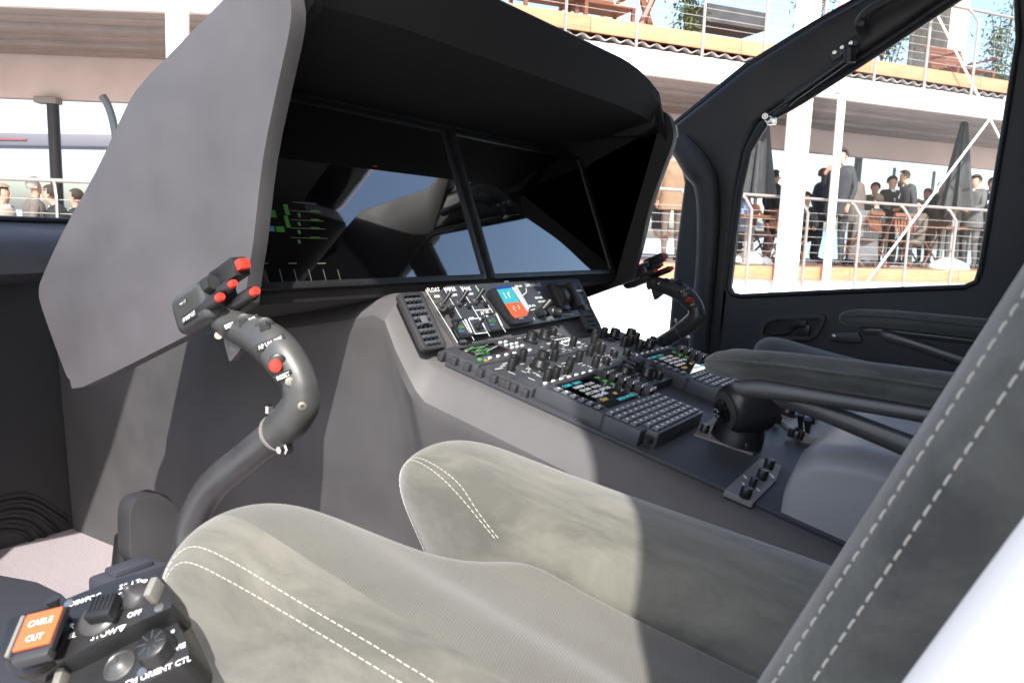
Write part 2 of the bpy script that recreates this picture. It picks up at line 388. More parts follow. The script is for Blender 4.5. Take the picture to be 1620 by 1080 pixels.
# rounded knuckle where beam and pillar meet
bm = B(); sp, rr = smooth_path([hit(1072,225,1,.985), hit(1100,262,1,.97), hit(1118,300,1,.972), hit(1118,400,1,.978), hit(1104,560,1,.985)], [.03,.04,.034,.03,.03], 5)
tube(bm, sp, rr, 14, flat=.6); part('pillar_trim', bm, trim, air, 60)
# side nose panel below the quarter window on the right
bm = B(); prism(bm, pp([(1062,560),(1000,552),(960,535),(925,520),(880,560),(860,700),(1075,760)], .96), frame((0,.96,0),(1,0,0),(0,0,1)), .03, bev=.006); part('nose_side', bm, trim, air)

# ================================================================== right door
YW = .985
MD = frame((0,YW,0), (1,0,0), (0,0,1))
def qq(l): return pp(l, YW)
outer = qq([(1196,196),(1215,180),(1262,150),(1330,108),(1400,62),(1480,8),(1570,-50),(1700,-60),(1690,250),(1640,640),(1130,700),(1132,560),(1148,420),(1162,300),(1176,235)])
inner = qq([(1212,192),(1268,160),(1340,114),(1410,68),(1500,8),(1570,-38),(1608,-38),(1612,60),(1590,200),(1568,330),(1552,425),(1545,446),(1525,455),(1400,459),(1280,464),(1172,469),(1157,466),(1151,455),(1160,375),(1170,300),(1184,238)])
door = root('cockpit_door', hit(1350,640,1,YW), 'black cockpit door with large window on the far side of the cabin', 'door')
bm = B(); prism(bm, outer, MD, .045, [inner], .010, 3); dp = part('door_panel', bm, doorm, door, 50)
# window gasket and pane
c = [hit(0,0,1,YW)]*0
iv = [Vector((x, YW+.004, z)) for x, z in inner]
bm = B(); tube(bm, iv+[iv[0]], .007, 8); part('window_seal', bm, gasket, door)
bm = B(); prism(bm, inner, frame((0,YW+.03,0),(1,0,0),(0,0,1)), .004); part('window', bm, paneg, door)
# recessed door handle
ho = qq([(1196,528),(1204,505),(1228,498),(1300,496),(1309,502),(1296,530),(1284,538),(1204,540)])
hi = qq([(1208,527),(1214,511),(1232,506),(1294,505),(1299,508),(1289,526),(1280,531),(1212,532)])
bm = B(); prism(bm, rpoly(ho,.012), frame((0,YW-.012,0),(1,0,0),(0,0,1)), .012, [rpoly(hi,.008)], .004); hs = part('handle_surround', bm, trim, door)
bm = B(); prism(bm, rpoly(hi,.008), frame((0,YW-.003,0),(1,0,0),(0,0,1)), .002); part('handle_recess', bm, gasket, hs)
bm = B(); hp = [hit(x, y, 1, YW-.015) for x, y in [(1220,528),(1240,527),(1250,522),(1256,514),(1266,512),(1276,512)]]
sp, rr = smooth_path(hp, [.004,.005,.006,.009,.011,.011], 4); tube(bm, sp, rr, 8, flat=.5); box(bm, T(hit(1272,522,1,YW-.012)), .028, .008, .028, .003); part('handle', bm, black, door)
# arm bracket screw plate
bm = B(); prism(bm, rpoly(qq([(1312,537),(1318,526),(1360,524),(1366,540)]),.006), frame((0,YW-.02,0),(1,0,0),(0,0,1)), .02, bev=.003); bp_ = part('bracket', bm, panelm, door)
bm = B(); lathe(bm, frame(hit(1320,532,1,YW-.021),(1,0,0),(0,0,1)), [(.006,0),(.006,.002),(.003,.004)], 12); part('screw', bm, steel, bp_)
# gas strut along the beam
a = hit(1212,185,1,.955); b = hit(1343,92,1,.955); ab = b-a
bm = B(); rod(bm, a+ab*.02, a+ab*.30, .005, 10, 0); rod(bm, a+ab*.27, a+ab*.96, .011, 12); rod(bm, a+ab*.26, a+ab*.30, .013, 12)
gs = part('gas_strut', bm, [black, steel], door)
bm = B(); lathe(bm, frame(a+Vector((0,.02,0)),(1,0,0),(0,0,1)), [(.012,0),(.012,.02),(.008,.03)], 12); box(bm, T(a+Vector((.012,.01,-.01))), .022,.02,.018,.004); part('ball_joint', bm, steel, gs)
bm = B(); tube(bm, [b+Vector((0,.03,.03)), b+Vector((0,.0,.012)), b+Vector((.002,0,-.012))], [.014,.016,.014], 10)
box(bm, frame(hit(1335,78,1,.962), ab, (0,-.0,1)) , .07, .022, .012, .004); part('strut_bracket', bm, black, gs)
for x, y in ((1321,84),(1333,76),(1347,69)):
    bm = B(); lathe(bm, frame(hit(x,y,1,.955),(1,0,0),(0,0,1)), [(.006,0),(.006,.003),(.004,.005)], 10); part('screw', bm, steel, gs)
# grab handle on the beam
hp = [hit(x, y, 1, YY) for x, y, YY in [(1366,48,.965),(1362,34,.945),(1376,18,.935),(1400,4,.93),(1440,-14,.93),(1490,-40,.96)]]
sp, rr = smooth_path(hp, [.016,.017,.016,.014,.014,.016], 5)
bm = B(); tube(bm, sp, rr, 12, flat=.8); gh = part('grab_handle', bm, trim, door)
bm = B(); lathe(bm, frame(hit(1362,36,1,.925),(1,0,0),(0,0,1)), [(.009,0),(.009,.002),(.006,.003)], 12); part('handle_plug', bm, gasket, gh)
# ================================================================== instrument panel with hood
pan = root('instrument_panel', (-.3,0,.45), 'charcoal hooded instrument panel carrying two large dark displays', 'instrument panel')
def dzt(y):                                   # how far the hood top drops towards its ends
    a = abs(y)
    if a < .30: return 0
    if a < .45: return .030*((a-.30)/.15)**1.6
    return .030+.07*((a-.45)/.05)
def sect(y):
    k = dzt(y)
    return [Vector(p) for p in [
        (-.075,y,1.022-k), (-.058,y,1.012-k), (-.056,y,.990-k), (-.075,y,.935-k*.25), (-.16,y,.905-k*.05), (-.252,y,.886),
        (-.268,y,.875), (-.258,y,.868), (-.1545,y,.606), (-.158,y,.594), (-.185,y,.584), (-.30,y,.56), (-.52,y,.52),
        (-.57,y,.55), (-.50,y,.64-k*.1), (-.38,y,.77-k*.3), (-.22,y,.93-k*.75)]]
ys = [-.50,-.475,-.45,-.40,-.35,-.30,-.15,0,.15,.30,.35,.40,.45,.475,.50]
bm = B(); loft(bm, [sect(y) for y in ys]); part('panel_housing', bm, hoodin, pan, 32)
wing = [(-.116,.603),(-.109,.640),(-.101,.672),(-.085,.758),(-.061,.834),(-.044,.885),(-.044,.915),(-.062,.950),(-.105,.952),(-.134,.932),
        (-.242,.878),(-.311,.842),(-.346,.809),(-.406,.745),(-.487,.670),(-.545,.607),(-.558,.585),(-.552,.560),(-.500,.480),(-.485,.467),(-.454,.461),(-.215,.558),(-.128,.594)]
wing = [(p.x,p.y) for p in smooth_path([(x,z,0) for x,z in wing+wing[:1]], [0]*(len(wing)+1), 3)[0]][:-1]
for s in (-1, 1):
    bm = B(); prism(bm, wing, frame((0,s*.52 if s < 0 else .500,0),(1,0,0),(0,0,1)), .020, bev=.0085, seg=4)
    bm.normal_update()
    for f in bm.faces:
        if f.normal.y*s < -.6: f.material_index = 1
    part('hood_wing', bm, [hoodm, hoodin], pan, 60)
# little stepped shoulder between hood top and right wing
for s in (-1, 1):
    bm = B(); prism(bm, rpoly([(-.16,.90),(-.10,.90),(-.066,.92),(-.066,.955),(-.095,.966),(-.16,.945)],.008), frame((0,s*.5 if s<0 else .455,0),(1,0,0),(0,0,1)), .045, bev=.008); part('hood_shoulder', bm, hoodin, pan)
# displays
su = Vector((-.1036,0,.262)).normalized(); so_ = Vector((-.1545,0,.606))
snorm = Vector((0,1,0)).cross(su)
for cy in (-.237, .243):
    F = frame(so_+Vector((0,cy,0))+su*.138+snorm*.004, (0,1,0), su)
    bm = B(); prism(bm, rect(.462,.268,.006), F @ T((0,0,.004)), .010, [rect(.444,.250,.003)], .002)
    d = part('display', bm, black, pan)
    bm = B(); prism(bm, rect(.4439,.2499,.003), F @ T((0,0,.0015)), .004); part('display_glass', bm, scr, d)
    E_ = lambda w, h, cx, cy2, mt, nm: part(nm, prism(B(), rect(w,h,0,cx,cy2), F @ T((0,0,.0021)), .0004), mt, d)
    if cy < 0:
        SP0 = F.translation+snorm*.0021
        def sxy(px, py):
            v = F.inverted() @ onp(px, py, SP0, snorm); return v.x, v.y
        def blk(x0, y0, x1, y1, mt, nm='display_symbol', h=None):
            a = sxy(x0, y0); b = sxy(x1, y1); hh = h or abs(a[1]-b[1])
            E_(max(abs(b[0]-a[0]),.0008), max(hh,.0008), (a[0]+b[0])/2, (a[1]+b[1])/2, mt, nm)
        blk(405,331,438,344,e_green); blk(403,358,420,367,e_blue); blk(420,357,435,366,e_blue); blk(436,358,451,367,e_green)
        blk(448,323,459,340,e_green); blk(449,341,460,360,e_green)
        for k, (y0, x1) in enumerate(((334,508),(348,512),(361,514),(376,518))):
            blk(460,y0,x1,y0+1,e_grey,h=.0010); blk(492,y0-2,506,y0+2,e_green,h=.0026); blk(471,y0+3,476,y0+9,e_green)
        for k in range(6): E_(.0007,.016,*[(p+q)/2 for p,q in zip(sxy(421+k*23,424),sxy(423+k*23,447))],e_grey,'display_symbol'); blk(417+k*23,446,426+k*23,447,e_grey,h=.001)
        for x0 in (410,456,502): blk(x0,415,x0+14,418,e_grey,h=.0016)
        blk(463,320,500,322,e_grey,h=.0012); blk(590,262,597,264,e_red)
# ================================================================== centre console
con = root('centre_console', (0,0,0), 'grey centre console and pedestal loaded with knobs, keypads and switches', 'console')
def csec(X, zt, wt, zs, ws, zb, wb):
    h = [(wt,zt),(wt+.012,zt-.006),(ws-.006,zs+.008),(ws,zs),(ws,zs-.02),((ws+wb)/2,(zs+zb)/2),(wb,zb)]
    return [Vector((X,y,z)) for y, z in h]+[Vector((X,-y,z)) for y, z in h[::-1]]
PZ = lambda X: .5-.237*X
secs = [(-1.115,.50,.16,.44,.215,-.01,.195), (-.80,.53,.17,.47,.235,-.01,.19), (-.40,.57,.20,.52,.27,-.01,.16), (-.19,.588,.245,.56,.285,-.01,.13),
        (-.138,.600,.250,.572,.290,-.01,.12), (-.116,.598,.252,.566,.292,-.01,.12), (-.095,.565,.252,.53,.294,-.01,.12), (-.072,.531,.252,.495,.292,-.01,.12), (-.060,.514,.252,.478,.291,-.01,.12)]
for X in (-.045,0,.1,.2,.3,.4,.5,.62,.85): secs.append((X, PZ(X)-.004, .252, PZ(X)-.046, .290, -.01, .11))
bm = B(); loft(bm, [csec(*s) for s in secs]); part('console_body', bm, vinyl, con, 28)
# ---- switch panel below the displays
P00 = Vector((-.123,.023,.601)); fy = Vector((-.045,0,.068)).normalized()
FP = frame(P00-fy*.036+Vector((0,1,0)).cross(fy)*.006, (0,1,0), fy)   # centre of the plate, x right, y up
FN = FP.to_3x3() @ Vector((0,0,1))
bm = B(); prism(bm, rpoly([(-.196,-.046),(.19,-.040),(.216,-.018),(.216,.036),(-.196,.036)],.008), FP @ T((0,0,.010)), .018, bev=.003); plate = part('switch_panel', bm, panelm, con)
PF0 = FP @ Vector((0,0,.0102))
def fxy(px, py): v = FP.inverted() @ onp(px, py, PF0, FN); return v.x, v.y
def onF(px, py, z=.0102): x, y = fxy(px, py); return FP @ T((x, y, z))
def lines(bm, segs, fxy_, F, z, wdt):
    for (x0,y0,x1,y1) in segs:
        a = Vector(fxy_(x0,y0)); b = Vector(fxy_(x1,y1)); d = (b-a); L = d.length; an = math.atan2(d.y, d.x)
        box(bm, F @ T(((a.x+b.x)/2,(a.y+b.y)/2,z)) @ Matrix.Rotation(an,4,'Z'), L, wdt, .0003)
    return bm
bm = B(); lines(bm, [(673,458,724,542),(702,456,750,538),(728,453,775,532),(752,452,800,525),(752,491,778,489),(741,505,760,503),(741,505,752,528),(752,528,771,526),(760,503,771,526),
    (812,458,826,468),(826,468,833,462),(833,462,832,456),(838,491,846,489),(838,491,846,506),(882,497,908,497)], fxy, FP, .0103, .0011); part('panel_lines', bm, white, plate, kind='stuff')
for b_, px, py, sz in (('FLOAT',686,459,.0095),('WIPER',712,458,.0095),('FANS',738,457,.0090),('ACAS',767,495,.0090),('ARM',691,469,.006),('SLOW',718,467,.006),('HIGH',744,465,.006),('OFF',769,500,.006),
      ('OFF',711,483,.006),('OFF',737,481,.006),('OFF',762,477,.006),('LWR LDG L/G',843,451,.008),('HDG INS',820,453,.0055),('MAN DIM',852,471,.0055),('NAV COMM',858,477,.005),('OBS ATO',841,484,.0055),('TEST',746,504,.0055),('ON',853,463,.005)):
    text(b_, sz, onF(px, py, .0106), white, plate, bold=.00015)
def knob_mesh(r, h, mt, seg=18, top=.86, flute=.05, skirt=0):
    bm = B(); pr = []
    if skirt: pr += [(r*1.35,0),(r*1.35,.003),(r*1.05,.0045)]
    else: pr += [(r,0)]
    pr += [(r,.005),(r*.97,h*.9),(r*top,h),(r*.3,h*1.01)]
    lathe(bm, Matrix(), pr, seg, flute=flute); return mesh_of('knob', bm, mt, 50)
KN = {k: knob_mesh(*v) for k, v in {'tall':(.0056,.0175,black), 'mid':(.0062,.012,black), 'small':(.0042,.012,black), 'big':(.0105,.014,black,24,.8,.05,1), 'fat':(.0085,.017,black,20,.9,.05,1), 'stub':(.005,.007,keym,14)}.items()}
bm = B(); lathe(bm, Matrix(), [(.0085,0),(.0085,.004),(.006,.007)], 16, mi=1)
tube(bm, [(0,0,.003),(.004,.006,.010),(.012,.020,.022)], [.0035,.004,.0062], 10); lever_me = mesh_of('lever', bm, [black, gripm], 50)
for px, py in ((697,483),(724,480),(750,477)): 
    leaf('toggle_lever', lever_me, onF(px,py) @ Matrix.Rotation(R(-18),4,'Z') @ Matrix.Scale(.72,4), plate)
    bm = B(); lathe(bm, onF(px+16,py+5), [(.004,0),(.004,.004),(.003,.006)], 10); part('stud', bm, black, plate)
# indicator wells with green legends
for px, py, tx in ((731,519,'ON'),(780,509,'ATO')):
    bm = B(); prism(bm, rect(.030,.030,.002), onF(px,py,.0108), .003, [rect(.024,.024,.001)], .0006); wl = part('indicator_well', bm, black, plate)
    text(tx, .008, onF(px-2,py-1,.0112), e_lime, wl); bm = B(); box(bm, onF(px+9,py-3,.0112), .003,.022,.0008); part('indicator_bar', bm, white, wl)
    bm = B(); box(bm, onF(px-2,py+5,.0112), .012,.003,.0004); part('indicator_mark', bm, e_blue, wl)
bm = B(); lathe(bm, onF(755,517), [(.006,0),(.006,.003),(.003,.005)], 14); rod(bm, onF(755,517) @ Vector((0,0,.004)), onF(755,517) @ Vector((.002,.006,.015)), .0025, 8); part('toggle_lever', bm, black, plate)
# standby instrument: octagonal bezel with sky and ground halves
so4 = [fxy(x, y) for x, y in [(770,461),(806,457),(812,465),(838,503),(836,512),(806,517),(798,508),(768,468)]]
bm = B(); prism(bm, rpoly(so4,.003), FP @ T((0,0,.020)), .011, bev=.002); si = part('standby_display', bm, black, plate)
def quadF(l, z): return prism(B(), [fxy(x, y) for x, y in l], FP @ T((0,0,z)), .0008)
part('display_band', quadF([(776,459),(803,456),(805,460),(779,463)], .0205), e_navy, si)
part('sky_half', quadF([(779,463),(802,460),(815,482),(791,485)], .0205), e_cyan, si)
part('ground_half', quadF([(791,485),(816,482),(829,498),(826,504),(808,508),(803,504)], .0205), e_orange, si)
part('speed_tape', quadF([(802,459),(807,459),(829,494),(829,497),(826,496)], .0206), e_white, si)
part('altitude_tape', quadF([(808,459),(812,460),(831,492),(829,494)], .0206), e_white, si)
for px, py in ((794,451.5),(817,509)):
    bm = B(); box(bm, onF(px,py,.021), .010,.004,.003,.0008); part('bezel_button', bm, keym, si)
bm = B(); lines(bm, [(788,468,794,478),(794,468,800,477),(797,466,797,474),(803,489,807,492),(803,492,809,498),(812,488,814,494)], fxy, FP, .0214, .0008); part('display_marks', bm, white, si, kind='stuff')
# landing gear handle and rotary on the right of the plate
bm = B(); Fg = onF(880,472)
lathe(bm, Fg @ Matrix.Rotation(R(90),4,'Y') @ T((0,0,-.010)), [(.022,0),(.024,.003),(.024,.017),(.022,.020)], 24); box(bm, Fg @ T((0,0,.006)), .024,.055,.012,.003)
gl = part('gear_wheel', bm, black, plate, 30)
bm = B(); box(bm, onF(900,472,.02), .018,.05,.022,.004); part('gear_guard', bm, black, plate)
bm = B(); box(bm, onF(902,469,.032), .016,.003,.002); part('guard_mark', bm, white, plate)
bm = B(); box(bm, onF(851,497,.016), .018,.014,.014,.003); tube(bm, [onF(852,494,.018) @ Vector((0,0,0)), onF(856,486,.03) @ Vector((0,0,0))], [.005,.0075], 10); part('switch_lever', bm, black, plate)
leaf('rotary_knob', KN['fat'], onF(873,494) @ Matrix.Rotation(R(35),4,'X') @ Matrix.Rotation(R(30),4,'Y'), plate)
bm = B(); lathe(bm, onF(868,506), [(.005,0),(.005,.004),(.004,.008)], 10); part('stud', bm, keym, plate)
# air vents each side of the plate
def vent(cx, cy):
    F = FP @ T((cx, cy, .006)) @ Matrix.Rotation(R(0),4,'Z')
    bm = B(); prism(bm, rect(.050,.088,.008), F @ T((0,0,.006)), .010, [rect(.036,.076,.005)], .0015); v = part('air_vent', bm, trim, con)
    bm = B(); prism(bm, rect(.0358,.0758,.005), F @ T((0,0,-.001)), .002); part('vent_back', bm, gasket, v)
    for k in range(8):
        bm = B(); box(bm, F @ T((0,-.033+k*.0094,.004)) @ Matrix.Rotation(R(35),4,'X'), .035,.0042,.0016,.0004); part('vent_slat', bm, keym, v)
    for k in range(3):
        bm = B(); box(bm, F @ T((-.009+k*.009,0,.0035)), .0014,.074,.003); part('vent_fin', bm, black, v)
    bm = B(); box(bm, F @ T((0,.0,.007)), .012,.012,.003,.001); part('vent_tab', bm, keym, v)
vent(*fxy(669,507)); vent(*fxy(925,487))
# ---- pedestal equipment, laid out on the sloping top
pn = Vector((.237,0,1)).normalized()
def PED(px, py, off=0): return onp(px, py, Vector((0,0,.5))+pn*off, pn)
PA = Vector((-1,0,.237)).normalized()
PD = frame((0,0,.5), (0,1,0), PA)             # x right (Y), y forward, z out of the top
PDi = PD.inverted()
def pxy(px, py, off=0): v = PDi @ PED(px, py, off); return v.x, v.y
def equip(name, x0, x1, y0, y1, h, mt=panelm):
    bm = B(); prism(bm, rect(x1-x0, y1-y0, .002, (x0+x1)/2, (y0+y1)/2), PD @ T((0,0,h)), h+.004, bev=.0012); return part(name, bm, mt, con)
def PK(x, y, z): return PD @ T((x, y, z))
def marks(parent, n, x0, x1, y0, y1, h, seed, mt=None, box_w=.004):
    rr = random.Random(seed); bm = B()
    for k in range(n):
        x = rr.uniform(x0, x1); y = rr.uniform(y0, y1); wd = rr.choice((.004,.006,.009,.012)); 
        if rr.random() < .75: box(bm, PK(x, y, h+.0003), wd, .0017, .0004)
        else: box(bm, PK(x, y, h+.0003), .0009, rr.uniform(.005,.012), .0004)
    part('panel_print', bm, mt or printg, parent, kind='stuff')
bm = B(); box(bm, Matrix(), .0085, .0045, .0045, .0008); btn = mesh_of('button', bm, [keym]); 
bm = B(); box(bm, Matrix(), .0125, .0080, .0030, .0008); box(bm, T((0,.0,.0016)), .0042,.0022,.0003, mi=1); keyw = mesh_of('key', bm, [keym, white])
bm = B(); box(bm, Matrix(), .006, .0035, .003, .0006); whitebtn = mesh_of('white_button', bm, [white])
h0 = .014
bm = B(); prism(bm, rect(.494,.62,.006,0,-.26), PD @ T((0,0,.0015)), .005, bev=.001); part('pedestal_top', bm, pedtop, con)
# left column: radio with green display, audio panel
rad = equip('radio_panel', -.238, -.066, .0, .066, h0)
bm = B(); prism(bm, rect(.085,.034,.001,-.168,.040), PD @ T((0,0,h0+.0006)), .0012); part('radio_display', bm, scr, rad)
text('144.975 MHz', .0085, PK(-.182,.050,h0+.0011), e_lime, rad); text('GUARD MID', .0085, PK(-.178,.039,h0+.0011), e_lime, rad); text('TX 25', .0085, PK(-.186,.028,h0+.0011), e_lime, rad)
for k in range(6): leaf('white_button', whitebtn, PK(-.196+k*.021,.012,h0+.0015), rad)
for k in range(8): leaf('white_button', whitebtn, PK(-.112+(k%3)*.014,.03+(k//3)*.011,h0+.0015), rad)
for k, mt in enumerate((e_lime, e_amber, e_blue)):
    bm = B(); box(bm, PK(-.217+k*.007,.014-.006*(k%2),h0+.001), .006,.004,.002); part('legend_light', bm, mt, rad)
for k in range(6):
    bm = B(); box(bm, PK(-.240,.060-k*.0225,.006), .012,.010,.013,.002); part('fastener', bm, trim, rad)
aud = equip('audio_panel', -.238, -.066, -.088, -.003, h0)
marks(aud, 36, -.225, -.075, -.08, -.01, h0, 3)
for x, y, k in ((-.205,-.030,'tall'),(-.190,-.022,'tall'),(-.172,-.014,'mid'),(-.150,-.012,'tall'),(-.150,-.042,'big'),(-.188,-.078,'tall'),(-.166,-.078,'tall'),(-.128,-.074,'small'),(-.112,-.068,'tall'),(-.098,-.062,'tall'),(-.120,-.028,'fat'),(-.090,-.030,'tall')):
    leaf('knob', KN[k], PK(x, y, h0), aud)
for k in range(3):
    bm = B(); box(bm, PK(-.240,-.045-k*.018,.006), .012,.009,.013,.002); part('fastener', bm, trim, aud)
# centre column
aux = equip('lighting_panel', -.062, .066, -.02, .066, h0)
marks(aux, 30, -.055, .06, -.015, .06, h0, 5)
for x, y, k in ((-.045,.040,'fat'),(.0,.042,'fat'),(.040,.050,'mid'),(-.030,.005,'mid'),(.02,.0,'tall')): leaf('knob', KN[k], PK(x, y, h0), aux)
bm = B(); prism(bm, rect(.05,.026,.001,.035,.018), PD @ T((0,0,h0+.0008)), .0006, [rect(.047,.023,.001,.035,.018)]); part('box_line', bm, white, aux)
for k in range(4): leaf('white_button', whitebtn, PK(.02+k*.010,.018,h0+.0015), aux)
ins = equip('hoist_panel', -.062, .066, -.088, -.024, h0)
marks(ins, 24, -.055, .06, -.08, -.03, h0, 8)
for x, y, k in ((-.05,-.05,'tall'),(-.042,-.075,'tall'),(.005,-.04,'tall'),(.035,-.045,'tall'),(.052,-.06,'mid'),(-.005,-.075,'mid'),(.045,-.032,'tall')): leaf('knob', KN[k], PK(x, y, h0), ins)
rot = equip('autopilot_panel', -.062, .066, -.160, -.092, h0)
marks(rot, 22, -.055, .06, -.152, -.1, h0, 9)
for x, y, k in ((-.018,-.115,'big'),(.008,-.106,'big'),(.03,-.104,'big'),(.010,-.138,'fat'),(.034,-.128,'fat'),(.050,-.120,'fat'),(.05,-.1,'mid'),(.030,-.150,'mid')): leaf('knob', KN[k], PK(x, y, h0), rot)
# right column: two more selector panels
rr_ = equip('selector_panel', .070, .238, -.078, .02, h0)
marks(rr_, 30, .08, .23, -.07, .01, h0, 11)
for x, y, k in ((.085,-.005,'tall'),(.118,.012,'tall'),(.15,.010,'tall'),(.172,.0,'fat'),(.138,-.036,'tall'),(.165,-.035,'tall'),(.200,-.03,'tall'),(.215,-.012,'fat'),(.19,-.062,'fat'),(.215,-.055,'tall'),(.09,-.065,'mid'),(.15,-.060,'tall')): leaf('knob', KN[k], PK(x, y, h0), rr_)
# the two keypad display units
def cdu(x0, y1, seed):
    w_, l_ = .166, .168; h = .022; x1 = x0+w_; y0 = y1-l_
    out = rpoly([(x0,y1),(x0,y1-.098),(x0-.004,y1-.103),(x0-.004,y0+.016),(x0+.012,y0+.016),(x0+.014,y0),(x1,y0),(x1,y1)],.002)
    bm = B(); prism(bm, out, PD @ T((0,0,h)), h+.004, bev=.0015); c = part('keypad_unit', bm, panelm, con)
    bm = B(); lathe(bm, PK(x0+.004,y0+.008,h-.012), [(.006,0),(.006,.006),(.003,.008)], 12); part('fastener', bm, black, c)
    bm = B(); prism(bm, rect(.112,.078,.002,x0+.080,y1-.054), PD @ T((0,0,h+.0004)), .001); part('unit_display', bm, scr, c)
    bm = B(); box(bm, PK(x0+.078,y1-.011,h+.001), .112,.007,.004,.0015); part('display_hood', bm, trim, c)
    L_ = [(e_cyan,'COM1  NAV1',.055,-.022,.0085),(e_white,'118.700  113.90',.070,-.032,.0085),(e_white,'121.500  109.35',.070,-.042,.0085),(e_white,'ATC 7000  ADF 362',.074,-.052,.0080),(e_white,'134.025 ON',.060,-.062,.0080),
          (e_lime,'TX',.126,-.024,.008),(e_lime,'RX',.126,-.036,.008),(e_lime,'ID',.126,-.048,.008),(e_amber,'STBY',.050,-.074,.0085),(e_amber,'HF',.092,-.069,.008),(e_cyan,'XPDR MODE S',.098,-.084,.0085)]
    for mt, tx, x, y, sz in L_: text(tx, sz, PK(x0+x, y1+y, h+.0008), mt, c, 'display_text', bold=.00025)
    for k in range(6):
        leaf('line_key', keyw, PK(x0+.011,y1-.026-k*.012,h+.002), c)
        bm = B(); box(bm, PK(x0+.151,y1-.024-k*.0135,h+.004), .022,.0105,.012,.003); o = part('line_key', bm, trim, c)
        bm = B(); box(bm, PK(x0+.151,y1-.0295-k*.0135,h+.0085), .018,.0012,.004); part('key_edge', bm, white, o) if False else part('line_key_mark', bm, white, c)
    for k in range(7): leaf('white_button', whitebtn, PK(x0+.014+k*.021,y1-.004,h+.0012), c)
    for r_ in range(6):
        for q in range(10):
            if r_ in (4,5) and q in (0,): continue
            leaf('key', keyw, PK(x0+.010+q*.0162,y1-.104-r_*.0110,h+.0012) @ Matrix.Scale(1.05,4), c)
    for r_ in range(5):
        bm = B(); box(bm, PK(x0+.095,y1-.1095-r_*.0110,h+.0006), .13,.001,.0008); part('key_groove', bm, gasket, c)
    return c
cdu(-.238, -.092, 1); cdu(.070, -.082, 2)
# ---- hand controller on its mount plate
F1 = [pxy(x, y) for x, y in [(1096,690),(1165,632),(1232,652),(1190,722)]]
bm = B(); prism(bm, rpoly(F1,.003), PD @ T((0,0,.004)), .006, bev=.001); hcp = part('controller_plate', bm, mat('warm_plate', (.15,.132,.132), .5, .08, 30), con)
for px, py in ((1113,684),(1177,711)):
    bm = B(); lathe(bm, T(PED(px,py,.003)) @ PD.to_3x3().to_4x4(), [(.006,0),(.006,.010),(.0045,.012)], 14); part('knob', bm, black, hcp)
hc = PED(1165,696,.004)
bm = B(); lathe(bm, T(hc) @ PD.to_3x3().to_4x4(), [(.034,0),(.033,.012),(.029,.028),(.030,.034)], 28); part('controller_collar', bm, gasket, hcp, 50)
# domed head leaning towards the seat, with a mini stick in its face
hd = PED(1163,698,.004)+pn*.050
ax_ = (hit(1135,655,1,hd.y-.03)-hd).normalized()
Fh = frame(hd, ax_.cross(pn), pn.cross(ax_).cross(ax_)*-1)
Fh = frame(hd, pn.cross(ax_), pn) ; ez = ax_
Z = ax_.normalized(); Xv = pn.cross(Z).normalized(); Yv = Z.cross(Xv)
Fh = Matrix((Xv,Yv,Z)).transposed().to_4x4(); Fh.translation = hd
rings = []
for z, r, dy in ((-.044,.004,-.004),(-.042,.016,-.004),(-.034,.027,-.003),(-.018,.035,-.002),(.0,.036,0),(.016,.034,.001),(.026,.031,.002),(.030,.027,.002)):
    rings.append([Fh @ Vector((r*math.cos(2*math.pi*k/28)*.95, r*math.sin(2*math.pi*k/28)*1.02+dy, z)) for k in range(28)])
bm = B(); loft(bm, rings); hh = part('controller_head', bm, black, hcp, 60)
bm = B(); lathe(bm, Fh @ T((0,.002,.029)), [(.025,0),(.025,.003),(.021,.004)], 26); part('controller_ring', bm, gripm, hcp, 40)
bm = B(); lathe(bm, Fh @ T((0,.002,.031)), [(.016,0),(.016,.004),(.013,.006),(.013,.009),(.010,.011)], 24); part('mini_stick', bm, lens, hcp, 40)
for k in range(4):
    a = math.pi/4+k*math.pi/2; bm = B(); lathe(bm, Fh @ T((.005*math.cos(a),.002+.005*math.sin(a),.041)), [(.0022,0),(.0022,.003),(.001,.004)], 8); part('stick_pin', bm, steel, hcp)
bm = B(); lathe(bm, Fh @ T((.004,-.030,.026)), [(.008,-.01),(.008,.004),(.006,.007)], 16); part('trigger_button', bm, black, hcp)
# switch plates right of the controller
F2 = [pxy(x, y) for x, y in [(1170,640),(1240,612),(1300,640),(1238,690)]]
bm = B(); prism(bm, rpoly([pxy(x, y) for x, y in [(1205,650),(1262,618),(1318,640),(1262,692)]],.002), PD @ T((0,0,.006)), .008, bev=.001); tgp = part('toggle_plate', bm, greyp, con)
for px, py, k in ((1226,640,'fat'),(1245,655,'big'),(1228,668,'mid'),(1250,690,'small'),(1265,694,'small')): leaf('knob', KN[k], T(PED(px,py,.006)) @ PD.to_3x3().to_4x4(), tgp)
for px, py in ((1265,682),(1284,676),(1292,668),(1276,690)):
    Fz = T(PED(px,py,.006)) @ PD.to_3x3().to_4x4(); bm = B()
    lathe(bm, Fz, [(.007,0),(.007,.004),(.004,.006)], 12); tube(bm, [Fz @ Vector((0,0,.004)), Fz @ Vector((-.003,.002,.012)), Fz @ Vector((-.007,.005,.026))], [.003,.0038,.006], 8); part('toggle_lever', bm, black, tgp)
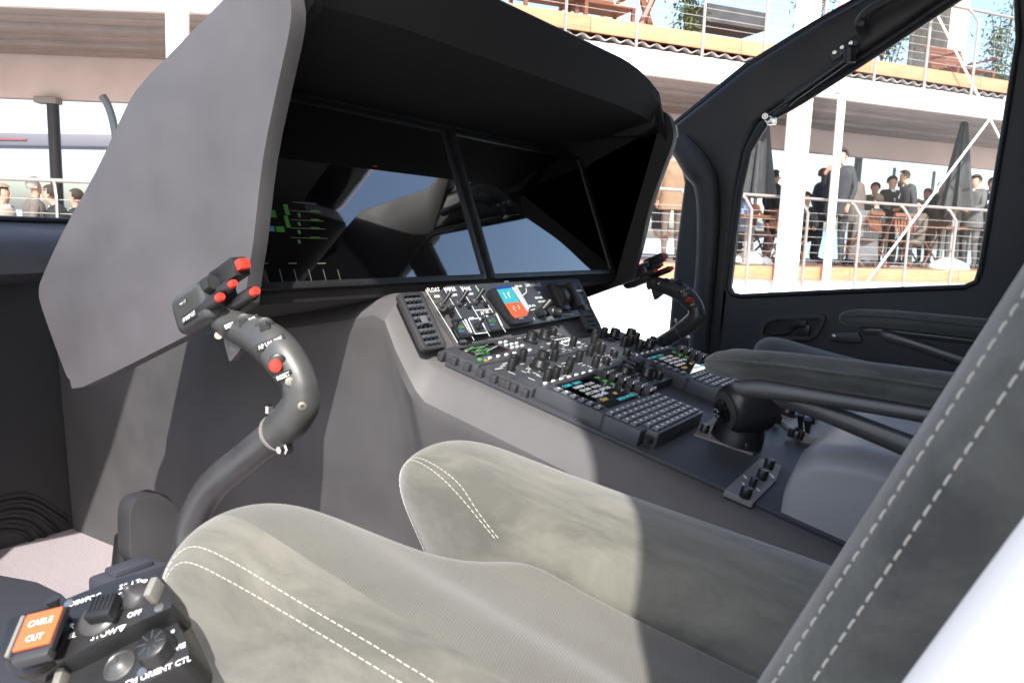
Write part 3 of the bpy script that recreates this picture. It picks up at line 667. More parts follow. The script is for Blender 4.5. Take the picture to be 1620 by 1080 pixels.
# small knob plate beside the seat
bm = B(); prism(bm, rpoly([pxy(x, y) for x, y in [(1144,781),(1200,730),(1234,741),(1226,765),(1190,801)]],.002), PD @ T((0,0,.005)), .007, bev=.001); skp = part('knob_plate', bm, mat('warm_plate_grey', (.17,.16,.165), .5, .06, 30), con)
for px, py, k in ((1215,740,'mid'),(1204,757,'mid'),(1189,770,'small'),(1178,786,'mid')): leaf('knob', KN[k], T(PED(px,py,.005)) @ PD.to_3x3().to_4x4(), skp)
bm = B()
for px, py, wd in ((1179,754,.008),(1176,765,.006),(1199,774,.008),(1221,752,.012)): box(bm, T(PED(px,py,.0056)) @ PD.to_3x3().to_4x4() @ Matrix.Rotation(R(35),4,'Z'), wd,.003,.0004)
part('panel_print', bm, white, skp, kind='stuff')
# rear storage box with a rounded grey cover
def rbox(Xa, Xb, ya, yb, zt):
    rings = []
    for t, dx, dz in ((0,.0,-.16),(.08,.004,-.05),(.2,.014,-.022),(.38,.035,-.006),(.6,.07,0),(1,.30,.004)):
        x = Xa+dx; z = zt+dz-.10*dx
        pr = rpoly([(ya,.25),(ya+.004,z-.012),(ya+.03,z),(yb-.03,z),(yb,z-.012),(yb,.25)], .022, 5)
        rings.append([Vector((x,p[0],p[1])) for p in pr])
    return rings
bm = B(); loft(bm, rbox(.405,.72,-.245,.02,.490)); part('armrest_box', bm, greyp, con, 60)
bm = B(); prism(bm, rpoly([pxy(x, y) for x, y in [(1292,640),(1330,632),(1420,660),(1420,705),(1290,706),(1262,700)]],.01), PD @ T((0,0,.012)), .02, bev=.004); part('rear_cover', bm, greyp, con)
bm = B(); prism(bm, rpoly([pxy(x, y, .014) for x, y in [(1385,675),(1398,645),(1425,642),(1425,680)]],.003), PD @ T((0,0,.014)), .004); part('cover_recess', bm, gasket, con)
# ================================================================== cyclic sticks
YC = -.575
def cyc(dx, dy, dz, label):
    D = Vector((dx, dy, dz)); base = Vector((-.36,YC,0))+D
    c = root('cyclic_stick', base, label, 'control stick', 'cyclic control sticks in front of the seats')
    px = .77/1250
    def H(x, y, Y=YC): return hit(x, y, 1, Y)+D
    def TB(l, n=6): return smooth_path([H(x, y) for x, y, r in l], [r*px for x, y, r in l], n)
    low = [Vector((-.36,YC,0))+D, Vector((-.30,YC,.10))+D, Vector((-.20,YC,.24))+D, H(296,880), H(306,826), H(336,770), H(392,722), H(446,679)]
    sp, rr = smooth_path(low, [.019]*3+[28*px,28*px,28*px,27*px,27*px], 6)
    bm = B(); tube(bm, sp, rr, 20); part('stick_tube', bm, metalb, c, 60)
    bm = B(); lathe(bm, T(base+Vector((0,0,-.002))), [(.05,0),(.05,.01),(.035,.05),(.022,.09)], 20); part('boot', bm, gasket, c, 50)
    GP = [(434,688,29),(446,676,30),(461,662,32),(475,640,31),(476,622,29.5),(472,604,29.5),(462,585,32),(449,566,34),(431,547,34),(408,531,31.5),(383,521,27.5),(352,506,24)]
    sp, rr = TB(GP)
    bm = B(); tube(bm, sp, rr, 22, flat=.92); gr = part('grip', bm, gripm, c, 60)
    ja, jb = H(437,685), H(444,681)
    bm = B(); tube(bm, [ja-(jb-ja)*.15, ja+(jb-ja)*.15], 31*px, 24); part('collar_ring', bm, clip, gr)
    def surf(x, y, r=30): return H(x, y)+Vector((0,-r*px,0))
    FV = (CAM-H(440,560)+D*0).normalized() if dy == 0 else (CAM+D-H(440,560)).normalized()
    nv = (CAM-hit(440,560,1,YC)).normalized()
    gp2 = smooth_path([(a,b,0) for a,b,c_ in GP], [c_ for a,b,c_ in GP], 6)
    def FS(x, y, r=29, rot=0):
        d2, Rr, cx0, cy0 = min(((Vector((x,y,0))-p).length, q, p.x, p.y) for p, q in zip(*gp2)); hb0 = hit(cx0, cy0, 1, YC); hb0 = onp(x, y, hb0, nv)+D; lift = math.sqrt(max(Rr*Rr*.9-d2*d2, 9)) if d2 < Rr else r
        if r > 100: lift += (r-100)
        f = frame(hb0+nv*lift*px, (nv.cross(Vector((0,0,1))))*-1, (0,0,1)); return f @ Matrix.Rotation(R(rot),4,'Z')
    # pinky lever
    bm = B(); prism(bm, rpoly([H(360,530).to_3d().xz, H(392,538).xz, H(388,552).xz, H(371,572).xz, H(367,560).xz], .003), frame((0,YC-.006+dy,0),(1,0,0),(0,0,1)), .012, bev=.002); part('trigger', bm, gripm, gr)
    bm = B(); lathe(bm, FS(346,530,18), [(.004,0),(.004,.003)], 10); part('pivot_screw', bm, chrome, gr)
    # buttons and screws on the face of the grip
    bm = B(); lathe(bm, FS(440,573,27), [(.0085,-.004),(.0085,.003),(.0068,.004)], 20); cup = part('button_cup', bm, black, gr)
    bm = B(); lathe(bm, FS(436,576,27), [(.0062,-.002),(.0062,.010),(.0052,.012),(.001,.0125)], 20); part('reset_button', bm, red, gr)
    for x, y, r in ((458,602,26),(477,640,28),(456,664,29)):
        bm = B(); lathe(bm, FS(x, y, r), [(.0042,-.002),(.0042,.0012),(.0018,.0014),(.0018,.0004)], 14); part('screw', bm, chrome, gr)
    bm = B(); lathe(bm, FS(467,656,30), [(.0036,-.002),(.0036,.0006)], 12); part('plug', bm, black, gr)
    for x, y, sz in ((388,512,.0072),(420,518,.0085)):
        bm = B(); f = FS(x, y, 24); lathe(bm, f, [(.0095,-.003),(.0095,.001),(.007,.002)], 18); lathe(bm, f, [(.0055,.002),(.005,.009),(.004,.010)], 12, flute=.12); part('trim_hat', bm, black, gr)
    for s_, x, y, r in (('BEEP TRIM',374,512,21),('REL',401,506,24),('AP UM OFF',428,543,32),('RESET',448,594,27)):
        f = FS(x, y, 106, 24); bm = B(); box(bm, f @ T((0,0,-.001)), .0034*len(s_)*.85+.003, .0068, .0030, .0006); tg = part('label_plate', bm, black, gr)
        text(s_, .0056, f @ T((0,0,.0008)), white, gr, bold=.0001, sx=.85)
    # head: rounded block on top, pointing at the pilot
    A = H(300,500,YC+.004); Bp = H(390,440,YC-.010); z = (Bp-A).normalized(); xx = Vector((0,1,0))-z*z.y; xx.normalize(); yy = z.cross(xx)
    F = Matrix((xx,yy,z)).transposed().to_4x4(); F.translation = A; L = (Bp-A).length
    rings = []
    for t, k in ((0,.80),(.03,.92),(.10,1.0),(.50,1.0),(.56,.98),(.58,.90)):
        pr = rpoly([(-.020*k,-.023*k),(.020*k,-.023*k),(.020*k,.021*k),(-.020*k,.021*k)], .012*k, 5)
        rings.append([F @ Vector((p[0],p[1],t*L)) for p in pr])
    bm = B(); loft(bm, rings); hd_ = part('grip_head', bm, gripm, c, 50)
    bm = B(); lathe(bm, F @ T((-.012,.006,0)), [(.004,-.002),(.004,.002)], 10); part('screw', bm, chrome, hd_)
    def BUT(x, y, t0, t1, r, mt, sq=False):
        bm = B(); f = F @ T((x, y, 0))
        if sq:
            box(bm, f @ T((0,0,(t0+t1)/2*L)), .018,.020,(t1-t0)*L,.003); st = part('switch_housing', bm, black, hd_)
            bm = B(); box(bm, f @ T((0,0,t1*L+.003)), .012,.011,.010,.002); part('red_switch', bm, mt, hd_)
        else:
            lathe(bm, f, [(r*1.5,t0*L),(r*1.5,t1*L),(r*1.25,t1*L+.002)], 16); part('switch_housing', bm, black, hd_)
            bm = B(); lathe(bm, f @ T((0,0,t1*L)), [(r,0),(r,.007),(r*.8,.009)], 14); part('red_switch', bm, mt, hd_)
    sg = -1 if True else 1
    BUT(.006,.017,.5,.90,.0,red,True); BUT(-.004,.001,.56,.80,.0042,red); BUT(-.014,-.008,.4,.70,.0046,red); BUT(.008,-.013,.56,.92,.0048,red)
    bm = B(); lathe(bm, F @ T((-.010,.011,0)), [(.009,.42*L),(.009,.62*L),(.007,.66*L)], 12, flute=.08); part('switch_housing', bm, black, hd_)
    fl = frame(F @ Vector((-.0172,.004,.30*L)), z, yy*-1)
    fl = frame(F @ Vector((-.0202,-.010,.30*L)), z, xx.cross(z)*1.0)
    if fl.to_3x3().col[2].dot(-xx) < 0: fl = frame(F @ Vector((-.0202,-.010,.30*L)), z, xx.cross(z)*-1)
    bm = B(); box(bm, fl, .030,.008,.0016,.0005); part('label_plate', bm, black, hd_); text('AP BKUP CUT', .0058, fl @ T((0,0,.0010)), white, hd_, bold=.0001, sx=.78)
    fl2 = fl @ T((-.006,.017,-.0010)); bm = B(); box(bm, fl2, .02,.004,.0016,.0004); part('label_plate', bm, black, hd_); text('MAIN CUT', .0034, fl2 @ T((0,0,.0010)), white, hd_, sx=.9)
    # clamp bolt under the collar
    bb = H(456,708); bm = B(); lathe(bm, frame(bb+Vector((0,-.004,0)),(1,0,0),(0,0,1)) @ T((0,0,-.006)), [(.006,0),(.006,.008),(.004,.009),(.004,.014)], 6); part('clamp_bolt', bm, steel, c, 20)
    bb = H(425,648); bm = B(); lathe(bm, T(bb), [(.004,-.003),(.004,.004),(.002,.005)], 8); part('clamp_bolt', bm, steel, c)
    return c
cyc(0, 0, 0, 'cyclic stick with red buttons rising before the nearer seat, beside the lit hood wing')
cyc(-.027, 1.15, .003, 'smaller looking dark cyclic stick standing by the far door pillar behind the console knobs')

# ================================================================== pedal
ped = root('rudder_pedal', (-.55,-.36,0), 'dark wedge shaped rudder pedal on the carpet beside the stick', 'pedal')
pnl = Vector((1,0,.45)).normalized()
po = [onp(x, y, Vector((-.5,0,.13)), pnl) for x, y in [(206,884),(205,810),(214,790),(256,779),(272,790),(300,845),(302,908),(238,916)]]
Fp = frame((-.5,0,0),(0,1,0),(0,0,1)) 
bm = B(); prism(bm, rpoly([(p.y,p.z) for p in po],.012), Fp, .034, bev=.009, seg=3)
for v in bm.verts: v.co.x -= (v.co.z-.13)*.45
part('pedal_pad', bm, trim, ped, 50)
bm = B(); tube(bm, smooth_path([(-.60,-.375,.17),(-.60,-.385,.08),(-.57,-.39,.0)],[.018,.02,.026],5)[0], .02, 12); part('pedal_arm', bm, black, ped)
bm = B(); box(bm, T(hit(205,915,0,-.47)), .05,.10,.03,.008); box(bm, T(hit(205,915,0,-.47)+Vector((0,0,.018))), .03,.06,.012,.004); part('pedal_clamp', bm, sillm, ped)

# ================================================================== collective lever head
ZC = .47
O = CAM+ray(150,985)*ZC
ex = (CR*270+CU*84).normalized(); nn = (CU*.80-CD*.60); nn = (nn-ex*nn.dot(ex)).normalized(); ey = nn.cross(ex)
FC = Matrix((ex,ey,nn)).transposed().to_4x4(); FC.translation = O
col = root('collective_lever', (O.x-.05,O.y,0), 'black collective lever head with an orange cable cut guard beside the near seat', 'control lever')
def cx_(px, py, z=0):
    P0 = O+nn*z; v = FC.inverted() @ onp(px, py, P0, nn); return v.x, v.y
up = [cx_(x, y) for x, y in [(2,985),(60,965),(165,922),(215,907),(250,905),(264,925),(274,958),(190,996),(100,1042),(14,1056)]]
bm = B(); prism(bm, rpoly(up,.004), FC, .024, bev=.0022, seg=3); ch = part('lever_head', bm, black, col, 40)
lo = [cx_(x, y, -.014) for x, y in [(80,1030),(265,948),(292,1008),(300,1030),(292,1048),(190,1100),(60,1140)]]
bm = B(); prism(bm, rpoly(lo,.006), FC @ T((0,0,-.014)), .03, bev=.002, seg=3); cl = part('lower_head', bm, black, col, 40)
bm = B(); tube(bm, smooth_path([FC @ Vector((-.02,-.03,-.03)), O+Vector((.05,-.01,-.16)), Vector((O.x+.12,O.y,.0))],[.02]*3,5)[0], .022, 14); part('lever_tube', bm, metalb, col)
# orange guard
bm = B(); f = FC @ T((*cx_(62,1008),0)); box(bm, f @ T((-.001,0,.006)), .030,.024,.012,.003); lathe(bm, f @ T((.002,-.006,0)), [(.019,-.004),(.019,.002),(.016,.004)], 24); part('guard_base', bm, gasket, ch)
fg = FC @ T((*cx_(60,1000,.016),.017)) @ Matrix.Rotation(R(-4),4,'Z')
bm = B(); box(bm, fg @ T((0,0,-.002)), .0275,.027,.004,.0012); part('guard_frame', bm, black, ch)
bm = B(); prism(bm, rect(.0225,.0235,.001,.001,.001), fg @ T((0,0,.0012)), .0012, bev=.0003); part('orange_guard', bm, orange, ch)
text('CABLE', .0056, fg @ T((.001,.0052,.0014)), white, ch, bold=.00005, sx=.95); text('CUT', .0056, fg @ T((.001,-.0048,.0014)), white, ch, bold=.00005, sx=.95)
bm = B(); box(bm, fg @ T((-.0128,0,.0004)), .0024,.026,.0026,.0006); part('guard_edge', bm, clip, ch)
bm = B(); box(bm, fg @ T((.002,-.0150,-.003)), .022,.0055,.007,.0012); part('guard_tab', bm, trim, ch)
# small toggle between L and R
f = FC @ T((*cx_(100,985),0)); bm = B(); lathe(bm, f, [(.0052,-.001),(.0052,.003),(.003,.005)], 14); tube(bm, [f @ Vector((0,0,.003)), f @ Vector((.001,.004,.011)), f @ Vector((.0014,.006,.016))], [.0028,.003,.0042], 10); part('toggle_lever', bm, black, ch)
# square grooved hat
f = FC @ T((*cx_(160,978),0)); bm = B(); lathe(bm, f, [(.0125,-.001),(.0125,.0025),(.011,.004),(.009,.005)], 28); part('hat_base', bm, gripm, ch)
f = FC @ T((*cx_(162,960,.010),.009)) @ Matrix.Rotation(R(-8),4,'Z'); bm = B(); box(bm, f, .0165,.0150,.008,.0016)
for k in range(5): box(bm, f @ T((-.0060+k*.0030,.0012,.0042)), .0014,.010,.0010,.0003)
part('focus_hat', bm, gasket, ch)
# cone hat
f = FC @ T((*cx_(214,943),0)); bm = B(); lathe(bm, f, [(.0088,-.001),(.0088,.0018),(.007,.0035),(.004,.0062),(.0025,.009),(.0022,.0105),(.001,.011)], 28); part('light_hat', bm, metalb, ch, 60)
# grey finger tab
f = FC @ T((*cx_(250,940),.004)); bm = B(); box(bm, f @ Matrix.Rotation(R(-14),4,'Z'), .0048,.0125,.011,.0012); part('finger_tab', bm, clip, ch)
for px_, py_ in ((109,954),(252,961)):
    f = FC @ T((*cx_(px_,py_),0)); bm = B(); lathe(bm, f, [(.0030,-.001),(.0030,.0006),(.0012,.0008)], 12); part('screw', bm, chrome, ch)
for s_, px_, py_, z_, rt in (('S/L LTs',208,924,.0052,0),('DIM/FOC',135,949,.0050,0),('STOW▼',172,1001,.0055,0),('HISL',109,1007,.0050,0),('L',80,970,.0062,0),('R',114,991,.0058,0),('UP',226,922,.0050,0),('OFF',213,971,.0052,0),('I O O',188,953,.0060,-75)):
    text(s_, z_, FC @ T((*cx_(px_,py_),.0004)) @ Matrix.Rotation(R(rt),4,'Z'), white, ch, bold=.00003)
FL = FC @ T((0,0,-.014))
def lx(px_, py_): x, y = cx_(px_, py_, -.014); return FC @ T((x, y, -.0136))
bm = B(); lathe(bm, lx(252,1030), [(.0110,-.001),(.0113,.002),(.0100,.004),(.0098,.0085),(.0088,.0095)], 30); vk = part('visor_knob', bm, black, cl, 50)
for k in range(8):
    bm = B(); box(bm, lx(252,1030) @ Matrix.Rotation(R(k*45),4,'Z') @ T((.0055,0,.0096)), .0055,.0007,.0005); part('knob_rib', bm, gripm, vk)
bm = B(); lathe(bm, lx(190,1053), [(.0095,-.001),(.0095,.0008),(.0086,.0016),(.0083,.0014),(.0073,.0024),(.0070,.0022),(.0058,.0033),(.0055,.0031),(.004,.0044),(.0020,.005),(.0016,.006)], 30); part('ribbed_cone', bm, gripm, cl, 25)
bm = B(); lathe(bm, lx(226,1063), [(.003,-.001),(.003,.0006)], 12); part('screw', bm, chrome, cl)
text('VIS', .0050, lx(286,1023) @ Matrix.Rotation(R(8),4,'Z'), white, cl, bold=.00004); text('CM ORIENT CTL', .0053, lx(250,1062) @ Matrix.Rotation(R(6),4,'Z'), white, cl, bold=.00005); text('*', .007, lx(273,1002), white, cl)
bm = B(); box(bm, lx(102,1082) @ T((0,0,.003)), .005,.013,.009,.0012); part('finger_tab', bm, clip, cl)

# ================================================================== seats
def grid_cage(name, G, mats, midx, parent, lvl=3, crease=None):
    """G[col][row] points -> closed cage with subdivision"""
    bm = B(); V_ = [[bm.verts.new(p) for p in c] for c in G]; nc, nr = len(G), len(G[0])
    for i in range(nc-1):
        for j in range(nr-1):
            f = bm.faces.new((V_[i][j],V_[i+1][j],V_[i+1][j+1],V_[i][j+1])); f.material_index = midx(i, j)
    for j in range(nr-1): pass
    bm.normal_update(); bmesh.ops.recalc_face_normals(bm, faces=bm.faces)
    for f in bm.faces: f.smooth = True
    bmesh.ops.translate(bm, verts=bm.verts, vec=-W[parent.name])
    me = bpy.data.meshes.new(name); bm.to_mesh(me); bm.free()
    for m in mats: me.materials.append(m)
    if crease is not None:
        at_ = me.attributes.new('crease_edge','FLOAT','EDGE')
        for e in me.edges:
            i0, i1 = e.vertices[0]//nr, e.vertices[1]//nr
            if i0 == i1 == crease: at_.data[e.index].value = .9
    o = add(name, me, parent); md = o.modifiers.new('sub', 'SUBSURF'); md.levels = lvl; md.render_levels = lvl
    return o
def stitches(o, paths, parent, step=.0060, ln=.0042, r=.00034, lift=.0002):
    dg = bpy.context.evaluated_depsgraph_get(); dg.update(); ev = o.evaluated_get(dg); me = ev.to_mesh()
    off = W[o.name]
    bv = BVHTree.FromPolygons([v.co.copy() for v in me.vertices], [p.vertices[:] for p in me.polygons]); ev.to_mesh_clear()
    bm = B()
    for path in paths:
        sp, _ = smooth_path(path, [0]*len(path), 14)
        acc = [sp[0]]; d = 0
        pts = []
        for a, b in zip(sp, sp[1:]):
            L = (b-a).length; 
            while d <= L and L > 0:
                pts.append(a+(b-a)*(d/L)); d += step
            d -= L
        pr = []
        for p in pts:
            q, nrm, _, _ = bv.find_nearest(p-off)
            if q is not None: pr.append((q+off, nrm))
        for k in range(len(pr)-1):
            (a, n1), (b, _) = pr[k], pr[k+1]
            t = (b-a)
            if t.length < 1e-4 or t.length > .03: continue
            t.normalize(); tube(bm, [a+n1*(lift*.2), a+t*ln*.25+n1*(lift+r*.6), a+t*ln*.75+n1*(lift+r*.6), a+t*ln+n1*(lift*.2)], r, 6)
    return part('stitching', bm, thread, parent, 60, kind='stuff')
XE = .60
COLS = [(v*(1.07 if v < -.12 else 1),z+(.010 if z>.4 else 0),f-.016) for v,z,f in [(-.172,.30,.150),(-.186,.38,.132),(-.190,.425,.122),(-.180,.456,.118),(-.150,.474,.116),(-.110,.471,.118),(-.075,.450,.140),
        (-.048,.428,.200),(-.020,.419,.240),(.012,.416,.262),(.021,.411,.268),(.026,.392,.270),(.031,.418,.250),(.040,.446,.170),(.052,.460,.124),(.075,.468,.112),(.115,.472,.112),(.150,.464,.118),(.178,.446,.126),(.190,.42,.136),(.186,.38,.145),(.172,.30,.16)]]
def seat(sg, label):
    yc = -.575 if sg > 0 else .575
    st = root('pilot_seat', (.34,yc,0), label, 'seat', 'pilot seats')
    def Y(v): return yc+sg*v
    G = []
    for (v, zt, f) in COLS:
        sl_ = -.115 if v > -.06 else (-.19 if v > -.17 else -.10)
        z = lambda dz: max(zt+dz, .29)
        side = abs(v) > .183 or zt < .35
        c = [Vector((f+.085,Y(v),.28)), Vector((f+.045,Y(v),max(zt-.10,.285))), Vector((f+.012,Y(v),z(-.055))), Vector((f-.004,Y(v),z(-.026))), Vector((f+.012,Y(v),z(-.006))), Vector((f+.045,Y(v),z(.002))),
             Vector((f+(XE-f)*.25,Y(v),z(sl_*.1))), Vector((f+(XE-f)*.5,Y(v),z(sl_*.22))), Vector((f+(XE-f)*.75,Y(v),z(sl_*.34))), Vector((XE,Y(v),z(sl_*.46)))]
        G.append(c)
    cu = grid_cage('seat_cushion', G, [suede1, ribm], lambda i, j: 1 if 4 <= i <= 10 else 0, st, crease=11)
    paths = []
    for dv, dz in ((-.200,.455),(-.1925,.466)):
        paths.append([Vector((x, Y(dv), z)) for x, z in ((.118,dz-.05),(.114,dz-.025),(.126,dz),(.17,dz+.004),(.30,dz-.010),(.42,dz-.026),(.52,dz-.038))])
    paths.append([Vector((x, Y(-.204), z)) for x, z in ((.106,.45),(.118,.42),(.14,.38),(.165,.34))])
    for dx, dv in ((0,.057),(.004,.0625)):
        paths.append([Vector(p) for p in ((.150+dx,Y(dv-.012),.36),(.115+dx,Y(dv-.008),.43),(.100+dx,Y(dv-.002),.460),(.112+dx,Y(dv+.002),.474),(.15+dx,Y(dv-.004),.468),(.20+dx,Y(dv-.014),.450),(.245+dx,Y(dv-.024),.425))])
    stitches(cu, paths, cu)
    # seat pan under the cushion
    bm = B(); boxab(bm, (.19,Y(-.17),.16), (.58,Y(.17),.29), .02); part('seat_pan', bm, trim, st)
    for vv in (-.13,.13):
        bm = B(); boxab(bm, (.20,Y(vv)-.02,.0), (.60,Y(vv)+.02,.16), .006); part('seat_rail', bm, black, st)
    # backrest
    t = Vector((.392,0,.920)); nf = Vector((-.920,0,.392)); b0 = Vector((.490,0,.40))
    bc = [(-.175,-.075),(-.196,-.066),(-.212,-.040),(-.214,-.018),(-.208,.000),(-.192,.008),(-.165,.010),(-.13,.004),(-.09,-.010),(0,-.020),(.09,-.010),(.13,.004),(.165,.010),(.192,.008),(.208,.0),(.214,-.018),(.212,-.040),(.196,-.066),(.175,-.075)]
    G = []
    for v, dn in bc:
        rowz = []
        for h, kw, kd in ((-.02,.97,.2),(.0,1,.9),(.08,1,1),(.2,1.0,1),(.35,1.02,1),(.5,1.0,1),(.62,.93,1),(.70,.84,.8),(.735,.74,.2),(.742,.55,-.5)):
            rowz.append(b0+t*h+nf*(dn*kd if kd > 0 else -.03)+Vector((0,Y(v*kw),0)))
        G.append(rowz)
    bk = grid_cage('backrest', G, [suede2, ribm], lambda i, j: 0, st)
    def bp(v, dn, h): return b0+t*h+nf*dn+Vector((0,Y(v),0))
    stitches(bk, [[bp(-.200,.004,h) for h in (-.0,.1,.2,.3,.4,.5,.6)], [bp(-.211,-.0065,h) for h in (-.0,.1,.2,.3,.4,.5,.6)]], bk, .0066, .0044, .00040)
    # white shell behind it
    bm = B()
    rings = []
    for h, kw, g in ((-.10,.96,0),(-.02,1.02,0),(.2,1.03,0),(.45,1.03,0),(.66,.9,0),(.76,.7,0)):
        pr = rpoly([(-.208*kw,-.029),(-.224*kw,-.042),(-.212*kw,-.16),(.212*kw,-.16),(.224*kw,-.042),(.208*kw,-.029)], .02, 4)
        rings.append([b0+t*h+nf*p[1]+Vector((0,Y(p[0]),0)) for p in pr])
    loft(bm, rings); part('seat_shell', bm, shellw, st, 50)
    # headrest
    rings = []
    for h, kw in ((.755,.6),(.77,.9),(.85,1),(.93,.95),(.96,.7)):
        pr = rpoly([(-.13*kw,-.06),(.13*kw,-.06),(.13*kw,.025),(-.13*kw,.025)], .03, 4); rings.append([b0+t*h+nf*p[1]+Vector((0,Y(p[0]),0)) for p in pr])
    bm = B(); loft(bm, rings); part('headrest', bm, suede1, st, 60)
    # inboard armrest, folded down
    ya = Y(.245)
    def AP(x, y, dx=0): p = hit(x, y, 1, -.33); return Vector((p.x, ya+dx*sg, p.z))
    path, rr = smooth_path([AP(1119,572), AP(1134,575), AP(1170,576), AP(1240,582), AP(1330,594), AP(1430,608), AP(1530,623)], [.006,.012,.0145,.015,.0155,.016,.0165], 6)
    bm = B(); tube(bm, path, rr, 18, flat=1.35, side=(0,1,0)); arm = part('armrest_pad', bm, suede2, st, 70)
    seam = [p+Vector((0,-.0235*1.0*(1 if sg>0 else 1),.006)) for p in path[4:]]; bm = B(); tube(bm, seam, .0012, 6); part('piping', bm, suede2, arm)
    bm = B(); tube(bm, smooth_path([AP(1165,603,-.012), AP(1182,611,-.012), AP(1215,613,-.012), AP(1330,630,-.012), AP(1450,650,-.012), AP(1540,666,-.012)], [.004,.010,.010,.009,.009,.009], 5)[0], smooth_path([AP(0,0)]*6, [.003,.008,.009,.007,.007,.007], 5)[1], 12, flat=.7, side=(0,1,0)); part('armrest_bar', bm, metalb, st, 60)
    bm = B(); tube(bm, smooth_path([AP(1222,617), AP(1240,628), AP(1300,650), AP(1400,690), AP(1500,730)], [.004]*5, 5)[0], smooth_path([AP(0,0)]*5, [.006,.010,.009,.010,.012], 5)[1], 12, flat=.7, side=(0,1,0)); part('armrest_strut', bm, metalb, st, 60)
    return st
seat(1, 'near pilot seat in grey green suede with white stitching and ribbed cushion')
seat(-1, 'far pilot seat beyond the console, mostly hidden behind the near armrest')
# ================================================================== outside: setting
conc = mat('concrete', (.46,.44,.42), .8, .12, .8, .2, 30)
lakem = mat('lake_water', (.28,.31,.34), .12, .1, .2, .3, 3, dist=.1)
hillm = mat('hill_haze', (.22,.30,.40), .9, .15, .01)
paintw = mat('white_paint', (.80,.78,.76), .5, .04, 3)
wood = mat('orange_board', (.54,.23,.12), .55, .18, 6, coord='Generated')
deckw = mat('deck_boards', (.30,.17,.10), .6, .2, 5)
ribg = mat('ribbed_ceiling', (.30,.265,.25), .7, .12, 2)
pinkb = mat('pale_beam', (.62,.51,.48), .6, .06, 2)
alu = mat('railing_steel', (.30,.275,.26), .4, .08, 6, metal=.2)
cablem = mat('cable_steel', (.45,.42,.40), .4, metal=.3)
teak = mat('teak', (.17,.062,.03), .5, .2, 20)
canvas = mat('grey_canvas', (.050,.052,.056), .85, .25, 5)
dkmetal = mat('dark_pole', (.03,.03,.035), .5)
curtm = mat('curtain', (.09,.085,.08), .9, .2, 4)
beige = mat('beige_wall', (.42,.37,.30), .7, .06, 3)
glz = glassm('terrace_glass', (.93,.95,.96), 1.2, .03)
leafm = mat('bamboo_leaf', (.07,.10,.025), .6, .3, 12)
cane = mat('bamboo_cane', (.12,.11,.04), .6, .2, 9)
bm = B(); bmesh.ops.create_grid(bm, x_segments=2, y_segments=2, size=5000, matrix=T((0,0,-.70))); tag(part('ground', bm, conc), kind='structure')

AZ = R(55.07); FS_ = Vector((math.cos(AZ), math.sin(AZ), 0)); FN_ = Vector((math.sin(AZ), -math.cos(AZ), 0)); FO = Vector((-1.749, 12.349, 0))
class Wing:
    def __init__(s, o, e, n): s.o, s.e, s.n = o, e, n
    def w(s, a, h, n=0): return s.o+s.e*a+s.n*n+Vector((0,0,h))
    def px(s, x, y, n=0):
        P = onp(x, y, s.o+s.n*n, s.n); return (P-s.o).dot(s.e), P.z
    def M(s, a, h, n=0):
        m = Matrix((s.e, s.n*-1, Vector((0,0,1)))).transposed().to_4x4(); m.translation = s.w(a, h, n); return m   # x along, y inwards, z up
    def bx(s, bm, a0, a1, h0, h1, n0, n1, bev=0):
        return box(bm, s.M((a0+a1)/2,(h0+h1)/2,(n0+n1)/2), abs(a1-a0), abs(n1-n0), abs(h1-h0), bev)
RWg = Wing(FO, FS_, FN_)
o2_ = CAM+ray(150,335)*9.1; o2_.z = 0
LWg = Wing(o2_, _r0.copy(), Vector((math.sin(psi), -math.cos(psi), 0)))
lk = [RWg.w(-400,0,-9), RWg.w(3000,0,-9), RWg.w(3000,0,-4500), RWg.w(-4200,0,-4500), RWg.w(-4200,0,-60)]
bm = B(); bm.faces.new([bm.verts.new(p+Vector((0,0,-.69))) for p in lk]); tag(part('lake', bm, lakem), kind='structure')
bm = B(); rings = []
rh = random.Random(4)
for k in range(60):
    s_ = -4500+k*150; hh = 45+40*math.sin(k*.37)+25*math.sin(k*.9+1)+rh.uniform(-8,8)
    rings.append([RWg.w(s_,-1,-3800), RWg.w(s_,hh*.7,-3900), RWg.w(s_,hh,-4050), RWg.w(s_,-1,-4300)])
loft(bm, rings); tag(part('hills', bm, hillm, ang=60), kind='structure')

